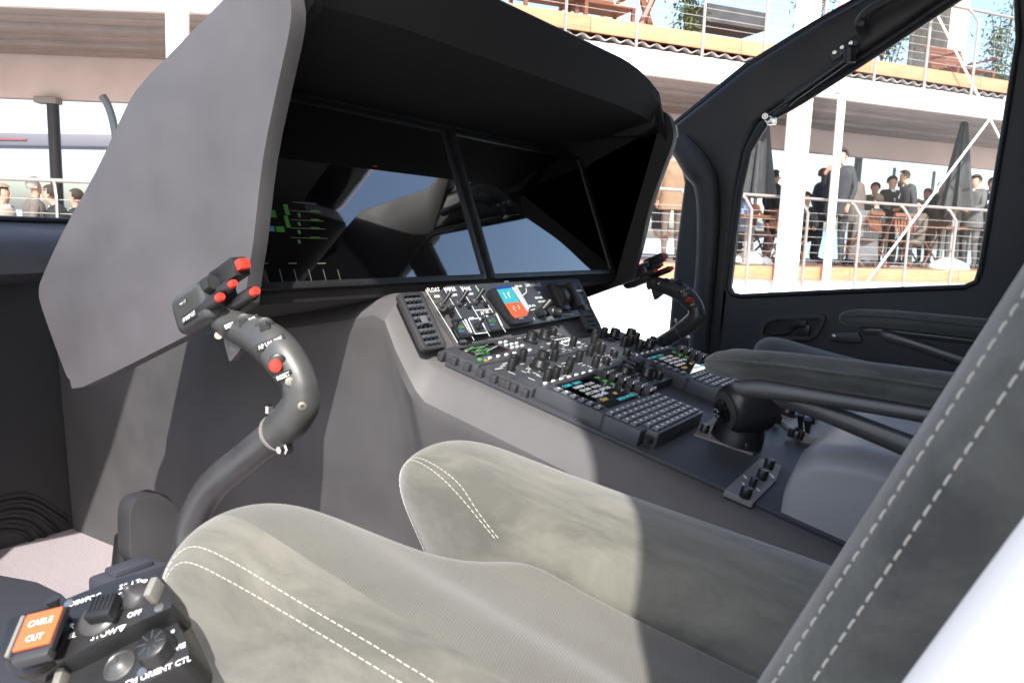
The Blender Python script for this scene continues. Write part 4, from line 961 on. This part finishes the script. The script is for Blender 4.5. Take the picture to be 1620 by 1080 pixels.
def terrace(wg, a0, a1, deck, label, posts0, pstep, upper, uposts0, cl_h0, rtop=1.04):
    b = root('terrace_building', wg.w((a0+a1)/2,-.7,-2), label, 'building')
    bm = B(); wg.bx(bm, a0, a1, -.72, deck-.20, -6.0, -.06); part('base_wall', bm, paintw, b)
    bm = B(); wg.bx(bm, a0, a1, deck-.19, deck-.005, -6.2, -.03); part('deck_slab', bm, deckw, b)
    k = a0
    while k < a1:
        bm = B(); wg.bx(bm, k+.004, min(k+2.4,a1)-.004, deck-.195, deck, -.03, .012, .006); part('fascia_board', bm, wood, b); k += 2.4
    def rail(d, p0, top, ncab):
        k = p0
        while k > a0: k -= pstep
        k += pstep
        while k < a1:
            bm = B(); tube(bm, [wg.w(k,d-.32,.03), wg.w(k,d+top-.22,.03), wg.w(k-.06,d+top-.06,-.05), wg.w(k-.10,d+top-.01,-.10)], .022, 8, flat=.55); part('railing_post', bm, alu, b)
            k += pstep
        bm = B(); rod(bm, wg.w(a0,d+top,-.10), wg.w(a1,d+top,-.10), .024, 12); part('handrail', bm, alu, b)
        for q in range(ncab):
            bm = B(); rod(bm, wg.w(a0,d+.10+q*(top-.32)/(ncab-1),.0), wg.w(a1,d+.10+q*(top-.32)/(ncab-1),.0), .0036, 6); part('railing_cable', bm, cablem, b)
    rail(deck, posts0, rtop, 7)
    if upper:
        u = upper
        k = a0
        while k < a1:
            bm = B(); wg.bx(bm, k+.004, min(k+2.4,a1)-.004, u-.20, u, -.03, .012, .006); part('fascia_board', bm, wood, b); k += 2.4
        bm = B(); wg.bx(bm, a0, a1, u-.17, u-.005, -6, -.03); part('upper_slab', bm, deckw, b)
        # corrugated sheet edge
        bm = B(); rings = []; n = int((a1-a0)/.045)
        for q in range(n+1):
            s_ = a0+q*.045; z = u-.245+.026*math.sin(q*math.pi/2.5)
            rings.append([wg.w(s_,z-.008,-.02), wg.w(s_,z+.008,-.02), wg.w(s_,z+.008,-.6), wg.w(s_,z-.008,-.6)])
        loft(bm, rings); part('corrugated_sheet', bm, ribg, b, 70)
        bm = B(); wg.bx(bm, a0, a1, u-.62, u-.29, -.16, -.06, .006); part('white_beam', bm, paintw, b)
        # stepped ceiling of planks running along the facade
        q = 0; n0 = -.18
        while n0 > -3.0:
            wdt = (.34,.16,.30,.20)[q%4]; z = u-.60+(0,.07,.02,.09)[q%4]
            bm = B(); wg.bx(bm, a0, a1, z, z+.12, n0-wdt+.006, n0, .004); part('ceiling_plank', bm, ribg, b); n0 -= wdt; q += 1
        bm = B(); wg.bx(bm, a0, a1, cl_h0, u-.55, -3.25, -3.08, .01); part('inner_beam', bm, pinkb, b)
        bm = B(); wg.bx(bm, a0, a1, u-.5, u-.42, -6, -3.3); part('inner_ceiling', bm, pinkb, b)
        rail(u, uposts0, 1.04, 7)
    return b
tr = terrace(RWg, -7.2, 9.0, .345, 'white two storey terrace with orange edge boards and cable railings', -.97, 1.05, 3.52, -5.17, 2.50)
tl = terrace(LWg, -9.0, 3.4, -.18, 'terrace wing with ribbed brown ceiling beyond the windshield', -.42, 1.3, 3.62, -.3, 2.42, 1.27)
# posts and braces in front of the right wing
def column(wg, a0, a1, n0, n1, h0, h1, label, name='white_column'):
    bm = B(); wg.bx(bm, a0, a1, h0, h1, n0, n1, .006); return tag(part(name, bm, paintw), label, 'column')
column(RWg, -1.58, -1.30, .10, .30, -.7, 7.0, 'thick white square column rising in front of the terrace')
column(LWg, *sorted((LWg.px(269,100,.2)[0], LWg.px(295,100,.2)[0])), .1, .3, -.7, 6.5, 'white column in front of the ribbed brown ceiling')
p0 = RWg.px(1307,440,.12)[0]
bm = B(); rod(bm, RWg.w(p0,-.7,.12), RWg.w(p0-.02,2.98,.12), .062, 16); box(bm, RWg.M(p0-.02,2.96,.10), .24,.2,.03); tag(part('steel_pole', bm, paintw), 'round white pole under the white beam in front of the railing', 'pole')
def brace(p, q, label):
    A = RWg.px(*p, .16); C2 = RWg.px(*q, .16); bm = B(); rod(bm, RWg.w(*A,.16), RWg.w(*C2,.16), .018, 8); tag(part('brace_rod', bm, paintw), label, 'rod', 'diagonal braces')
brace((1372,446), (1640,90), 'long diagonal white brace rod running from the lower board up to the right')
brace((1478,15), (1590,235), 'short diagonal white brace rod crossing the long one')
# back of the terrace: glass screen with dark post
for i, px_ in enumerate((1250,1352,1412,1475,1540)):
    a = RWg.px(px_,300,-4.6)[0]; b_ = RWg.px((1352,1412,1475,1540,1620)[i],300,-4.6)[0]
    r_ = root('wind_screen', RWg.w((a+b_)/2,.345,-4.6), ['clear glass wind screen pane behind the tall man touching his tie','clear glass wind screen pane behind the man in black suit','clear glass wind screen pane behind the bowing man','clear glass wind screen pane behind the folded parasol','clear glass wind screen pane behind the man in grey suit'][i], 'glass screen', 'glass screens at the back of the terrace')
    bm = B(); RWg.bx(bm, a+.03, b_-.03, .36, 2.5, -4.61, -4.59); part('pane', bm, glz, r_)
    bm = B(); RWg.bx(bm, a-.02, a+.02, .345, 2.55, -4.63, -4.57); part('mullion', bm, alu, r_)
for px_, lb in ((1354,'dark post behind the glass between the standing guests'),(1575,'dark post behind the far guests at the terrace end')):
    a = RWg.px(px_,300,-3.9)[0]; bm = B(); RWg.bx(bm, a-.06, a+.06, .345, 2.9, -3.96, -3.84, .01); tag(part('terrace_post', bm, mat('slate_post',(.16,.18,.22),.5)), lb, 'post')
# ------------------------------------------------ people
skin_m = mat('skin', (.50,.27,.19), .55); shoe_m = mat('shoe', (.02,.018,.016), .4); shirt_m = mat('shirt', (.72,.75,.82), .7)
CLO = {}
def cloth(name, c):
    if name not in CLO: CLO[name] = mat(name, c, .85, .18, 9)
    return CLO[name]
def person(loc, face, label, h=1.76, seated=False, bow=0, jacket=('charcoal_suit',(.035,.037,.043)), trousers=None, hair=(.03,.02,.015), arms='down', walk=0, head_turn=0, group=None):
    k = h/1.75; fx = Vector(face).normalized(); rx = Vector((fx.y,-fx.x,0))
    jm = cloth(*jacket); tm = cloth(*(trousers or jacket)); hm = cloth('hair_%d' % int(sum(hair)*1000), hair)
    base = .47 if seated else .93
    J = {}
    def P(x, y, z): return Vector((x, y, z))*k
    J['pel'] = P(0,0,base); J['sp'] = P(0,.02+bow*.06,base+.19); J['ch'] = P(0,.03+bow*.16,base+.39); J['nk'] = P(0,.04+bow*.26,base+.54-bow*.02)
    hb = bow*.08; ht = head_turn
    J['jaw'] = P(0,.07+bow*.32+hb,base+.61-bow*.04); J['crn'] = P(0,.055+bow*.34+hb,base+.70-bow*.05); J['top'] = P(0,.04+bow*.34+hb,base+.76-bow*.05)
    for s in (-1, 1):
        J['sh%d'%s] = P(s*.17,.02+bow*.2,base+.49-bow*.02)
        if arms == 'down' or (arms == 'raise' and s < 0) or (arms == 'front' and s < 0 and False):
            J['el%d'%s] = P(s*.225,-.03+bow*.2,base+.22); J['wr%d'%s] = P(s*.21,.08+bow*.2,base-.02); J['ha%d'%s] = P(s*.20,.10+bow*.2,base-.09)
        elif arms == 'raise':
            J['el%d'%s] = P(s*.21,.12,base+.25); J['wr%d'%s] = P(s*.10,.26,base+.42); J['ha%d'%s] = P(s*.05,.25,base+.50)
        else:
            J['el%d'%s] = P(s*.22,.08+bow*.2,base+.22); J['wr%d'%s] = P(s*.10,.30+bow*.2,base+.14); J['ha%d'%s] = P(s*.05,.37+bow*.2,base+.16)
        wk = walk*s*.16
        if seated:
            J['hp%d'%s] = P(s*.09,.02,base-.02); J['kn%d'%s] = P(s*.12,.43,base+.02); J['an%d'%s] = P(s*.12,.42,.10); J['to%d'%s] = P(s*.13,.57,.04)
        else:
            J['hp%d'%s] = P(s*.09,0,base-.05); J['kn%d'%s] = P(s*.10,.03+wk*.6,.49); J['an%d'%s] = P(s*.10,-.02+wk,.10); J['to%d'%s] = P(s*.11,.14+wk,.04)
        hnd = J['ha%d'%s]; dr = (hnd-J['wr%d'%s]).normalized(); sd = dr.cross(Vector((0,1,.3))).normalized()
        for q in range(4): J['f%d%d'%(s,q)] = hnd+dr*(.06 if q in (1,2) else .05)*k+sd*(q-1.5)*.018*k
        J['t%d'%s] = J['wr%d'%s].lerp(hnd,.6)+sd*.045*k+dr*.02*k
    rad = {'pel':.135,'sp':.125,'ch':.140,'nk':.055,'jaw':.075,'crn':.092,'top':.05,'sh':.075,'el':.050,'wr':.036,'ha':.034,'hp':.095,'kn':.065,'an':.045,'to':.035,'f':.010,'t':.011}
    names = list(J); idx = {n: i for i, n in enumerate(names)}
    E_ = [('pel','sp','j'),('sp','ch','j'),('ch','nk','j'),('nk','jaw','s'),('jaw','crn','s'),('crn','top','s')]
    for s in (-1, 1):
        E_ += [('ch','sh%d'%s,'j'),('sh%d'%s,'el%d'%s,'j'),('el%d'%s,'wr%d'%s,'j'),('wr%d'%s,'ha%d'%s,'s'),('pel','hp%d'%s,'t'),('hp%d'%s,'kn%d'%s,'t'),('kn%d'%s,'an%d'%s,'t'),('an%d'%s,'to%d'%s,'o')]
        E_ += [('ha%d'%s,'f%d%d'%(s,q),'s') for q in range(4)]+[('ha%d'%s,'t%d'%s,'s')]
    me = bpy.data.meshes.new('b'); me.from_pydata([J[n] for n in names], [(idx[a],idx[b]) for a, b, _ in E_], [])
    ob = bpy.data.objects.new('b', me); COL.objects.link(ob)
    md = ob.modifiers.new('s','SKIN'); md.use_smooth_shade = True; sv = me.skin_vertices[0].data
    for n in names:
        key = n.rstrip('-0123456789') if n not in rad else n
        r = rad[key]*k; sv[idx[n]].radius = (r, r*.85); sv[idx[n]].use_root = (n == 'pel')
    ob.modifiers.new('u','SUBSURF').render_levels = 1; ob.modifiers['u'].levels = 1
    dg = bpy.context.evaluated_depsgraph_get(); m2 = bpy.data.meshes.new_from_object(ob.evaluated_get(dg)); bpy.data.objects.remove(ob); bpy.data.meshes.remove(me)
    segs = [(J[a],J[b],c) for a, b, c in E_]; mi = {'j':0,'t':1,'s':2,'o':3}
    for m in (jm, tm, skin_m, shoe_m): m2.materials.append(m)
    for p in m2.polygons:
        c = p.center; best = 9; bc = 'j'
        for a, b, cc in segs:
            d = b-a; t = max(0, min(1, (c-a).dot(d)/max(d.length_squared,1e-9))); q = (c-(a+d*t)).length
            if q < best: best = q; bc = cc
        p.material_index = mi[bc]; p.use_smooth = True
    R_ = Matrix((rx, fx, Vector((0,0,1)))).transposed().to_4x4()
    m2.transform(R_); me2 = m2
    o = root('person', loc, label, 'person', group)
    bo = bpy.data.objects.new('body', m2); COL.objects.link(bo); bo.parent = o; W[bo.name] = W[o.name]
    # jacket shell, hair, shirt front
    bm = B(); rings = []
    zs = ((.53,.07,.06),(.51,.15,.085),(.47,.215,.115),(.38,.215,.135),(.22,.19,.13),(.08,.185,.13),(-.05,.205,.145),(-.16,.215,.15)) if not seated else ((.53,.07,.06),(.51,.15,.085),(.47,.215,.115),(.38,.215,.135),(.22,.19,.13),(.04,.20,.14))
    for z, a, b2 in zs:
        yo = .03+bow*.24*max(z,0)/.5
        rings.append([Vector(((a*math.cos(2*math.pi*q/20)), b2*math.sin(2*math.pi*q/20)+yo, base+z))*k for q in range(20)])
    loft(bm, rings, cap=False); bmesh.ops.transform(bm, matrix=T(Vector(loc)) @ R_, verts=bm.verts); jo = part('jacket', bm, jm, o, 70)
    bm = B(); hc_ = J['crn']; bmesh.ops.create_uvsphere(bm, u_segments=14, v_segments=9, radius=.103*k, matrix=T(hc_+Vector((0,-.012,.012))*k))
    bmesh.ops.delete(bm, geom=[v for v in bm.verts if (v.co-hc_).y > .035*k and (v.co-hc_).z < .055*k or (v.co-hc_).z < -.05*k], context='VERTS')
    bmesh.ops.transform(bm, matrix=T(Vector(loc)) @ R_, verts=bm.verts); part('hair', bm, hm, o, 70)
    bm = B(); nk = J['nk']; cz = J['ch']
    a_ = [nk+Vector((-.045,.055,.0))*k, nk+Vector((.045,.055,.0))*k, cz+Vector((0,.150,-.10))*k]
    bm.faces.new([bm.verts.new(v) for v in a_]); g = bmesh.ops.extrude_face_region(bm, geom=list(bm.faces)); bmesh.ops.translate(bm, verts=[v for v in g['geom'] if isinstance(v, bmesh.types.BMVert)], vec=(0,.012,0))
    bmesh.ops.transform(bm, matrix=T(Vector(loc)) @ R_, verts=bm.verts); part('shirt', bm, shirt_m, o)
    bm = B(); jw = J['jaw'].lerp(J['crn'],.45); lathe(bm, T(jw+Vector((0,.082,-.012))*k) @ Matrix.Rotation(R(-18),4,'X'), [(.014*k,0),(.011*k,.02*k),(.006*k,.045*k)], 8)
    for s in (-1,1): bmesh.ops.create_uvsphere(bm, u_segments=6, v_segments=4, radius=.018*k, matrix=T(J['crn']+Vector((s*.088,-.005,-.03))*k))
    bmesh.ops.transform(bm, matrix=T(Vector(loc)) @ R_, verts=bm.verts); part('nose_and_ears', bm, skin_m, o, 70)
    return o
def at(px_, n, wg=RWg, d=.345):
    a = wg.px(px_, 380, n)[0]; return wg.w(a, d, n)
cam_dir = (CAM-FO).normalized()
LEFT = -FS_; RIGHT = FS_.copy(); TOW = FN_.copy(); AWAY = -FN_
grey = ('grey_suit',(.085,.085,.088)); brown = ('brown_suit',(.11,.088,.075)); navy = ('navy_suit',(.02,.024,.045)); char = ('charcoal_suit',(.035,.037,.043)); blk = ('black_suit',(.014,.014,.016))
person(at(1322,-.55), LEFT*.95+TOW*.2, 'tall man in charcoal suit touching his tie, facing the thick white column', 1.93, arms='raise', jacket=char)
person(at(1352,-1.0), LEFT*.3+AWAY, 'person in brown grey suit with back turned, right behind the man touching his tie', 1.72, jacket=brown, hair=(.06,.04,.03), bow=.25)
person(at(1400,-1.5), TOW+LEFT*.2, 'man in black suit facing the railing behind a small table', 1.66, jacket=blk, arms='front')
person(at(1438,-.9), LEFT*.8+AWAY*.5, 'man in charcoal suit bowing his head beside the table', 1.74, jacket=char, bow=.35, hair=(.10,.06,.035))
person(at(1536,-.7), LEFT, 'man in grey suit standing to the right of the folded parasol', 1.72, jacket=grey, arms='front')
person(at(1523,-1.5), TOW*.6+RIGHT, 'person in navy suit half hidden behind the man in grey suit', 1.62, jacket=navy, arms='raise')
person(at(1563,-1.2), LEFT+TOW*.2, 'man in black suit at the door frame edge, behind the man in grey', 1.76, jacket=blk)
person(at(1557,-2.2), LEFT, 'person in dark navy suit in the shade at the terrace end', 1.62, jacket=navy)
person(at(1462,-2.6), LEFT, 'person in dark suit further back, seen between bowing man and parasol', 1.60, jacket=blk, hair=(.15,.10,.07))
person(at(1172,-1.0), RIGHT*.7+TOW*.4, 'seated person in light blue shirt beside the folded parasol near the pillar', 1.74, seated=True, jacket=('blue_shirt',(.25,.33,.5)), trousers=brown, arms='front')
person(at(1268,-1.7), TOW+LEFT*.4, 'seated person in black jacket between the column and the pole', 1.74, seated=True, jacket=blk, arms='front', hair=(.05,.035,.025))
person(at(1061,-.7), AWAY+RIGHT*.3, 'person in tan jacket seen in the narrow gap beside the pillar', 1.78, jacket=('tan_jacket',(.20,.13,.08)), trousers=('brown_suit',(.11,.088,.075)), hair=(.08,.05,.03))
person(at(1040,-1.4), RIGHT+TOW*.3, 'seated person in pale trousers in the narrow gap beside the pillar', 1.72, seated=True, jacket=char, trousers=('pale_trousers',(.45,.42,.37)))
person(at(1290,-2.2), RIGHT+TOW*.4, 'man in navy suit standing in the shade behind the seated person in black', 1.78, jacket=navy, hair=(.12,.08,.05))
person(at(1378,-2.8), LEFT+TOW*.5, 'person in taupe suit at the back between the tie man and the man in black', 1.66, jacket=('taupe_suit',(.10,.09,.08)), arms='front')
person(at(1418,-2.4), RIGHT+AWAY*.4, 'man in dark green jacket at the back of the terrace beside the bowing man', 1.72, jacket=('green_jacket',(.03,.045,.035)), hair=(.2,.16,.12))
person(at(1480,-1.9), LEFT*.4+TOW, 'person in black jacket and grey trousers beside the folded parasol', 1.68, jacket=blk, trousers=grey, arms='raise')
person(at(1386,-1.0), AWAY+LEFT*.5, 'seated person in charcoal jacket with back to the railing', 1.74, seated=True, jacket=char, hair=(.05,.03,.02))
person(at(1448,-1.25), LEFT+TOW*.1, 'seated person in brown jacket behind the bowing man', 1.70, seated=True, jacket=brown, arms='front')
person(at(1508,-1.6), RIGHT*.5+AWAY, 'person in grey coat with back turned behind the folded parasol', 1.64, jacket=grey, hair=(.03,.02,.015))
person(at(1215,-2.4), RIGHT+TOW*.2, 'person in black standing in the shade behind the thick column', 1.70, jacket=blk)
person(at(1164,-2.2), RIGHT+AWAY*.3, 'person in navy jacket standing behind the folded parasol at the pillar', 1.68, jacket=navy)
dl = LWg.e; dn = LWg.n
person(at(106,-1.1,LWg,-.18), dl*-.9+dn*.3, 'seated man in black suit looking down, beyond the windshield', 1.74, seated=True, bow=.3, jacket=blk, arms='front')
person(at(128,-1.7,LWg,-.18), dl*-1+dn*.1, 'person in black sitting behind the man looking down', 1.70, seated=True, jacket=blk)
person(at(52,-1.9,LWg,-.18), dl*.6-dn*.5, 'grey haired person in taupe jacket seated beyond the windshield', 1.90, seated=True, jacket=('taupe_jacket',(.14,.12,.11)), hair=(.35,.33,.31))
person(at(3,-1.3,LWg,-.18), dl, 'person in beige jacket at the edge of the windshield view', 1.72, seated=True, jacket=('beige_jacket',(.38,.34,.28)), hair=(.2,.15,.1))
# ------------------------------------------------ terrace furniture
def chair(loc, face, label, group='folding teak chairs on the lower deck'):
    c = root('folding_chair', loc, label, 'chair', group); fx = Vector(face).normalized(); rx = Vector((fx.y,-fx.x,0)); Mx = Matrix((rx,fx,Vector((0,0,1)))).transposed().to_4x4(); Mx.translation = Vector(loc)
    for s in (-1,1):
        for q in ((-.22,.02,.24,.46),(.22,.02,-.26,.92)):
            bm = B(); tube(bm, [Mx @ Vector((s*.22,q[0],q[1])), Mx @ Vector((s*.22,q[2],q[3]))], .018, 6); part('leg', bm, teak, c)
    for q in range(6):
        bm = B(); box(bm, Mx @ T((0,-.18+q*.075,.45)), .42,.06,.018); part('seat_slat', bm, teak, c)
    for q in range(7):
        bm = B(); box(bm, Mx @ T((-.18+q*.06,-.235,.74)) @ Matrix.Rotation(R(-12),4,'X'), .035,.014,.30); part('back_slat', bm, teak, c)
    bm = B(); box(bm, Mx @ T((0,-.27,.90)) @ Matrix.Rotation(R(-12),4,'X'), .46,.025,.06); part('top_rail', bm, teak, c)
    return c
chair(at(1208,-.7), RIGHT+TOW*.2, 'folding teak chair beside the folded parasol and the thick column')
chair(at(1245,-1.5), RIGHT, 'folding teak chair under the seated person in black jacket')
chair(at(1415,-.75), RIGHT*.2+AWAY, 'folding teak chair in front of the man behind the small table')
chair(at(1462,-1.3), LEFT, 'folding teak chair next to the bowing man')
chair(at(1176,-1.05), RIGHT*.7+TOW*.4, 'folding teak chair under the person in light blue shirt')
chair(at(1360,-.75), AWAY+LEFT*.3, 'folding teak chair hung with a grey coat')
cc = at(1368,-.70)
bm = B(); rings = []
for z, a, b2 in ((.95,.20,.05),(.90,.24,.09),(.7,.25,.11),(.4,.28,.13),(.12,.31,.15)):
    rings.append([cc+FS_*(a*math.cos(2*math.pi*q/24)*(1+.05*math.sin(5*q)))+FN_*(b2*math.sin(2*math.pi*q/24)*(1+.1*math.sin(7*q)))+Vector((0,0,z)) for q in range(24)])
loft(bm, rings); tag(part('hanging_coat', bm, cloth('grey_coat',(.12,.12,.125)), ang=60), 'light grey coat draped over a chair back behind the railing', 'coat')
def table(loc, label, hgt=.74, w_=.7):
    c = root('terrace_table', loc, label, 'table', 'terrace tables'); L = Vector(loc)
    bm = B(); box(bm, T(L+Vector((0,0,hgt))) @ Matrix.Rotation(AZ,4,'Z'), w_,w_,.035,.006); part('table_top', bm, teak, c)
    bm = B(); rod(bm, L+Vector((0,0,.03)), L+Vector((0,0,hgt-.02)), .03, 10); part('leg', bm, alu, c)
    bm = B(); box(bm, T(L+Vector((0,0,.016))) @ Matrix.Rotation(AZ,4,'Z'), .45,.45,.03,.006); part('foot', bm, alu, c)
table(at(1402,-1.05), 'small teak table before the man in black suit'); table(at(1490,-1.0), 'teak table beside the folded parasol at right'); table(at(1180,-.55), 'teak table before the person in light blue shirt'); table(at(1545,-1.6), 'teak table behind the man in grey suit')
def parasol(loc, label, h=2.55, lean=0):
    c = root('folded_parasol', loc, label, 'parasol', 'folded grey parasols on the lower deck'); L = Vector(loc); rr = random.Random(int(L.x*100))
    bm = B(); lathe(bm, T(L), [(.34,0),(.34,.04),(.30,.10),(.18,.16),(.05,.20)], 24); part('base', bm, paintw, c, 50)
    bm = B(); rod(bm, L+Vector((0,0,.15)), L+Vector((0,0,h+.04)), .028, 10); part('pole', bm, alu, c)
    bm = B(); rings = []; n = 40
    ph = [rr.uniform(-.25,.25) for _ in range(n)]
    for z, r, am in ((h,.03,.0),(h-.05,.055,.1),(h-.3,.085,.18),(h-.7,.13,.24),(h-1.1,.18,.28),(h-1.4,.22,.3),(h-1.55,.235,.34)):
        rings.append([L+Vector((r*(1+am*(math.sin(q*2*math.pi*8/n)+ph[q]))*math.cos(2*math.pi*q/n), r*(1+am*(math.sin(q*2*math.pi*8/n)+ph[q]))*math.sin(2*math.pi*q/n), z+(.03*ph[q] if r > .2 else 0))) for q in range(n)])
    loft(bm, rings); part('canopy', bm, canvas, c, 75)
    bm = B(); rod(bm, L+Vector((0,0,h)), L+Vector((0,0,h+.07)), .03, 8); part('finial', bm, dkmetal, c)
parasol(at(1190,-.75), 'folded grey parasol standing between the pillar and the thick column', 2.60); parasol(at(1505,-.75), 'folded grey parasol standing left of the man in grey suit', 2.62)
# ------------------------------------------------ upper deck furniture and plants
U = 3.52
def upperchair(px_, n, label):
    a = RWg.px(px_, 10, n)[0]; loc = RWg.w(a, U, n)
    c = root('deck_chair', loc, label, 'chair', 'teak deck chairs on the upper deck')
    for q in range(7):
        bm = B(); box(bm, RWg.M(a, U+.40+.002*q, n) @ T((0,-.25+q*.085,0)), .95,.065,.022); part('seat_slat', bm, teak, c)
    for q in range(6):
        bm = B(); box(bm, RWg.M(a, U+.50+.075*q, n) @ T((0,.34+.03*q,0)), .95,.022,.055); part('back_slat', bm, teak, c)
    for s in (-1,1):
        for d in (-.25,.3):
            bm = B(); box(bm, RWg.M(a, U+.2, n) @ T((s*.45,d,0)), .05,.05,.4); part('leg', bm, teak, c)
        bm = B(); box(bm, RWg.M(a, U+.62, n) @ T((s*.48,0,0)), .05,.6,.03); part('arm', bm, teak, c)
upperchair(868,-.9,'teak deck chair on the upper deck behind the hood edge'); upperchair(945,-1.0,'teak deck chair on the upper deck left of the bamboo'); upperchair(1535,-1.2,'teak deck chair on the upper deck before the curtains')
a = RWg.px(1018,20,-.8)[0]; r_ = root('trestle', RWg.w(a,U,-.8), 'leaning teak trestle leg on the upper deck', 'trestle')
bm = B(); tube(bm, [RWg.w(a-.12,U+.02,-.8), RWg.w(a+.25,U+.85,-.8)], .05, 6); part('leg', bm, teak, r_); bm = B(); tube(bm, [RWg.w(a+.25,U+.02,-.85), RWg.w(a-.12,U+.85,-.85)], .05, 6); part('leg', bm, teak, r_)
def bamboo(px_, n, label, seed, cnt=7, hgt=1.9, spread=.45):
    a = RWg.px(px_, 40, n)[0]; loc = RWg.w(a, U, n); rr = random.Random(seed); r_ = root('bamboo_plant', loc, label, 'plant', 'bamboo plants on the upper deck')
    bm = B(); boxab(bm, loc+Vector((-.2,-.2,0)), loc+Vector((.2,.2,.35)), .02); part('planter', bm, dkmetal, r_)
    bl = B(); bs = B()
    for q in range(cnt):
        t0 = loc+Vector((rr.uniform(-.15,.15),rr.uniform(-.15,.15),.3)); t1 = t0+Vector((rr.uniform(-1,1)*spread,rr.uniform(-1,1)*spread,hgt*rr.uniform(.7,1.1))); rod(bs, t0, t1, .011, 5)
        for w_ in range(150):
            p = t0.lerp(t1, rr.uniform(.15,1))+Vector((rr.gauss(0,.13),rr.gauss(0,.13),rr.gauss(0,.08))); d = Vector((rr.uniform(-1,1),rr.uniform(-1,1),rr.uniform(-.8,.3))).normalized(); sd = d.cross(Vector((rr.uniform(-1,1),rr.uniform(-1,1),1))).normalized(); L = rr.uniform(.08,.16)
            v = [p, p+d*L*.4+sd*.017, p+d*L, p+d*L*.4-sd*.017]; bl.faces.new([bl.verts.new(x) for x in v])
    part('cane', bs, cane, r_); part('foliage', bl, leafm, r_)
bamboo(1085,-2.2,'bamboo plant left of the thick column on the upper deck',1); bamboo(1290,-2.2,'bamboo plant right of the thick column on the upper deck',2); bamboo(1408,-1.6,'bamboo plant beside the curtains on the upper deck',3,8,2.0); bamboo(1590,-2.4,'bamboo plant at the far end of the upper deck',4)
# upper facade: curtains, posts, glass
def curtain(x0, x1, n, label):
    a0 = RWg.px(x0,60,n)[0]; a1 = RWg.px(x1,60,n)[0]; bm = B(); rings = []
    for q in range(41):
        s_ = a0+(a1-a0)*q/40; y = .06*math.sin(q*1.1)
        rings.append([RWg.w(s_,U+.02,n+y), RWg.w(s_,U+2.4,n+y), RWg.w(s_,U+2.4,n+y-.02), RWg.w(s_,U+.02,n+y-.02)])
    loft(bm, rings); tag(part('curtain', bm, curtm, ang=80), label, 'curtain')
curtain(1440,1500,-2.6,'dark grey hanging curtain behind the upper railing'); 
for x0, x1, mt, lb in ((955,990,beige,'beige wall pier at the upper deck behind the deck chairs'),(1500,1530,beige,'beige wall pier beside the curtain on the upper deck'),(1330,1345,pinkb,'pale post behind the beam on the upper deck')):
    a0 = RWg.px(x0,60,-3)[0]; a1 = RWg.px(x1,60,-3)[0]; bm = B(); RWg.bx(bm, a0, a1, U, U+2.6, -3.2, -3.0, .01); tag(part('wall_pier', bm, mt), lb, 'pier')
a0 = RWg.px(1528,60,-3.2)[0]; bm = B(); RWg.bx(bm, a0, a0+3, U, U+1.1, -3.4, -3.3); tag(part('window_wall', bm, mat('tinted_glass',(.05,.075,.09),.12)), 'tinted glass wall on the upper deck behind the far bamboo', 'window')
bm = B(); RWg.bx(bm, RWg.px(1120,10,-2.5)[0], RWg.px(1215,10,-2.5)[0], U+.95, U+1.25, -3.2, -2.5); tag(part('dark_awning', bm, canvas), 'dark awning edge over the upper deck beside the thick column', 'awning')
# ------------------------------------------------ left view: poles and a far canopy
a = LWg.px(88,200,-3.0)[0]; r_ = root('terrace_pole', LWg.w(a,-.18,-3.0), 'black round pole with flanged head beyond the windshield', 'pole')
bm = B(); rod(bm, LWg.w(a,-.18,-3.0), LWg.w(a-.03,2.40,-3.0), .085, 14); part('shaft', bm, dkmetal, r_); bm = B(); box(bm, LWg.M(a-.1,2.39,-3.0), .34,.2,.10,.02); part('head_plate', bm, ribg, r_)
pts = [LWg.w(LWg.px(x,y,-1.6)[0], LWg.px(x,y,-1.6)[1], -1.6) for x, y in ((162,152),(172,170),(180,198),(186,240),(190,300))]
bm = B(); tube(bm, smooth_path(pts,[.05]*5,5)[0], .05, 10); tag(part('curved_arm', bm, mat('slate_arm',(.12,.13,.15),.5)), 'slate grey curved arm hanging near the black pole', 'arm')
A_ = onp(-80,222, LWg.w(0,0,-14), LWg.n); C_ = onp(200,226, LWg.w(0,0,-14), LWg.n); ln = (C_-A_).length
r_ = root('far_canopy', (A_+C_)/2-Vector((0,0,2)), 'long pale grey canopy with red stripe beyond the terrace', 'canopy')
bm = B(); box(bm, LWg.M(0,0,0).to_3x3().to_4x4() if False else frame((A_+C_)/2, C_-A_, (0,0,1)), ln, .35, 1.0, .05); part('roof_edge', bm, mat('canopy_grey',(.13,.125,.15),.6), r_)
bm = B(); box(bm, frame((A_+C_)/2+LWg.n*.52+(C_-A_)*-.08, C_-A_, (0,0,1)), ln*.16, .05, .03); part('stripe', bm, mat('faded_red',(.22,.07,.07),.6), r_)
for t in (.05,.95):
    p = A_.lerp(C_, t); bm = B(); rod(bm, Vector((p.x,p.y,-.7)), p, .1, 8); part('leg', bm, alu, r_)
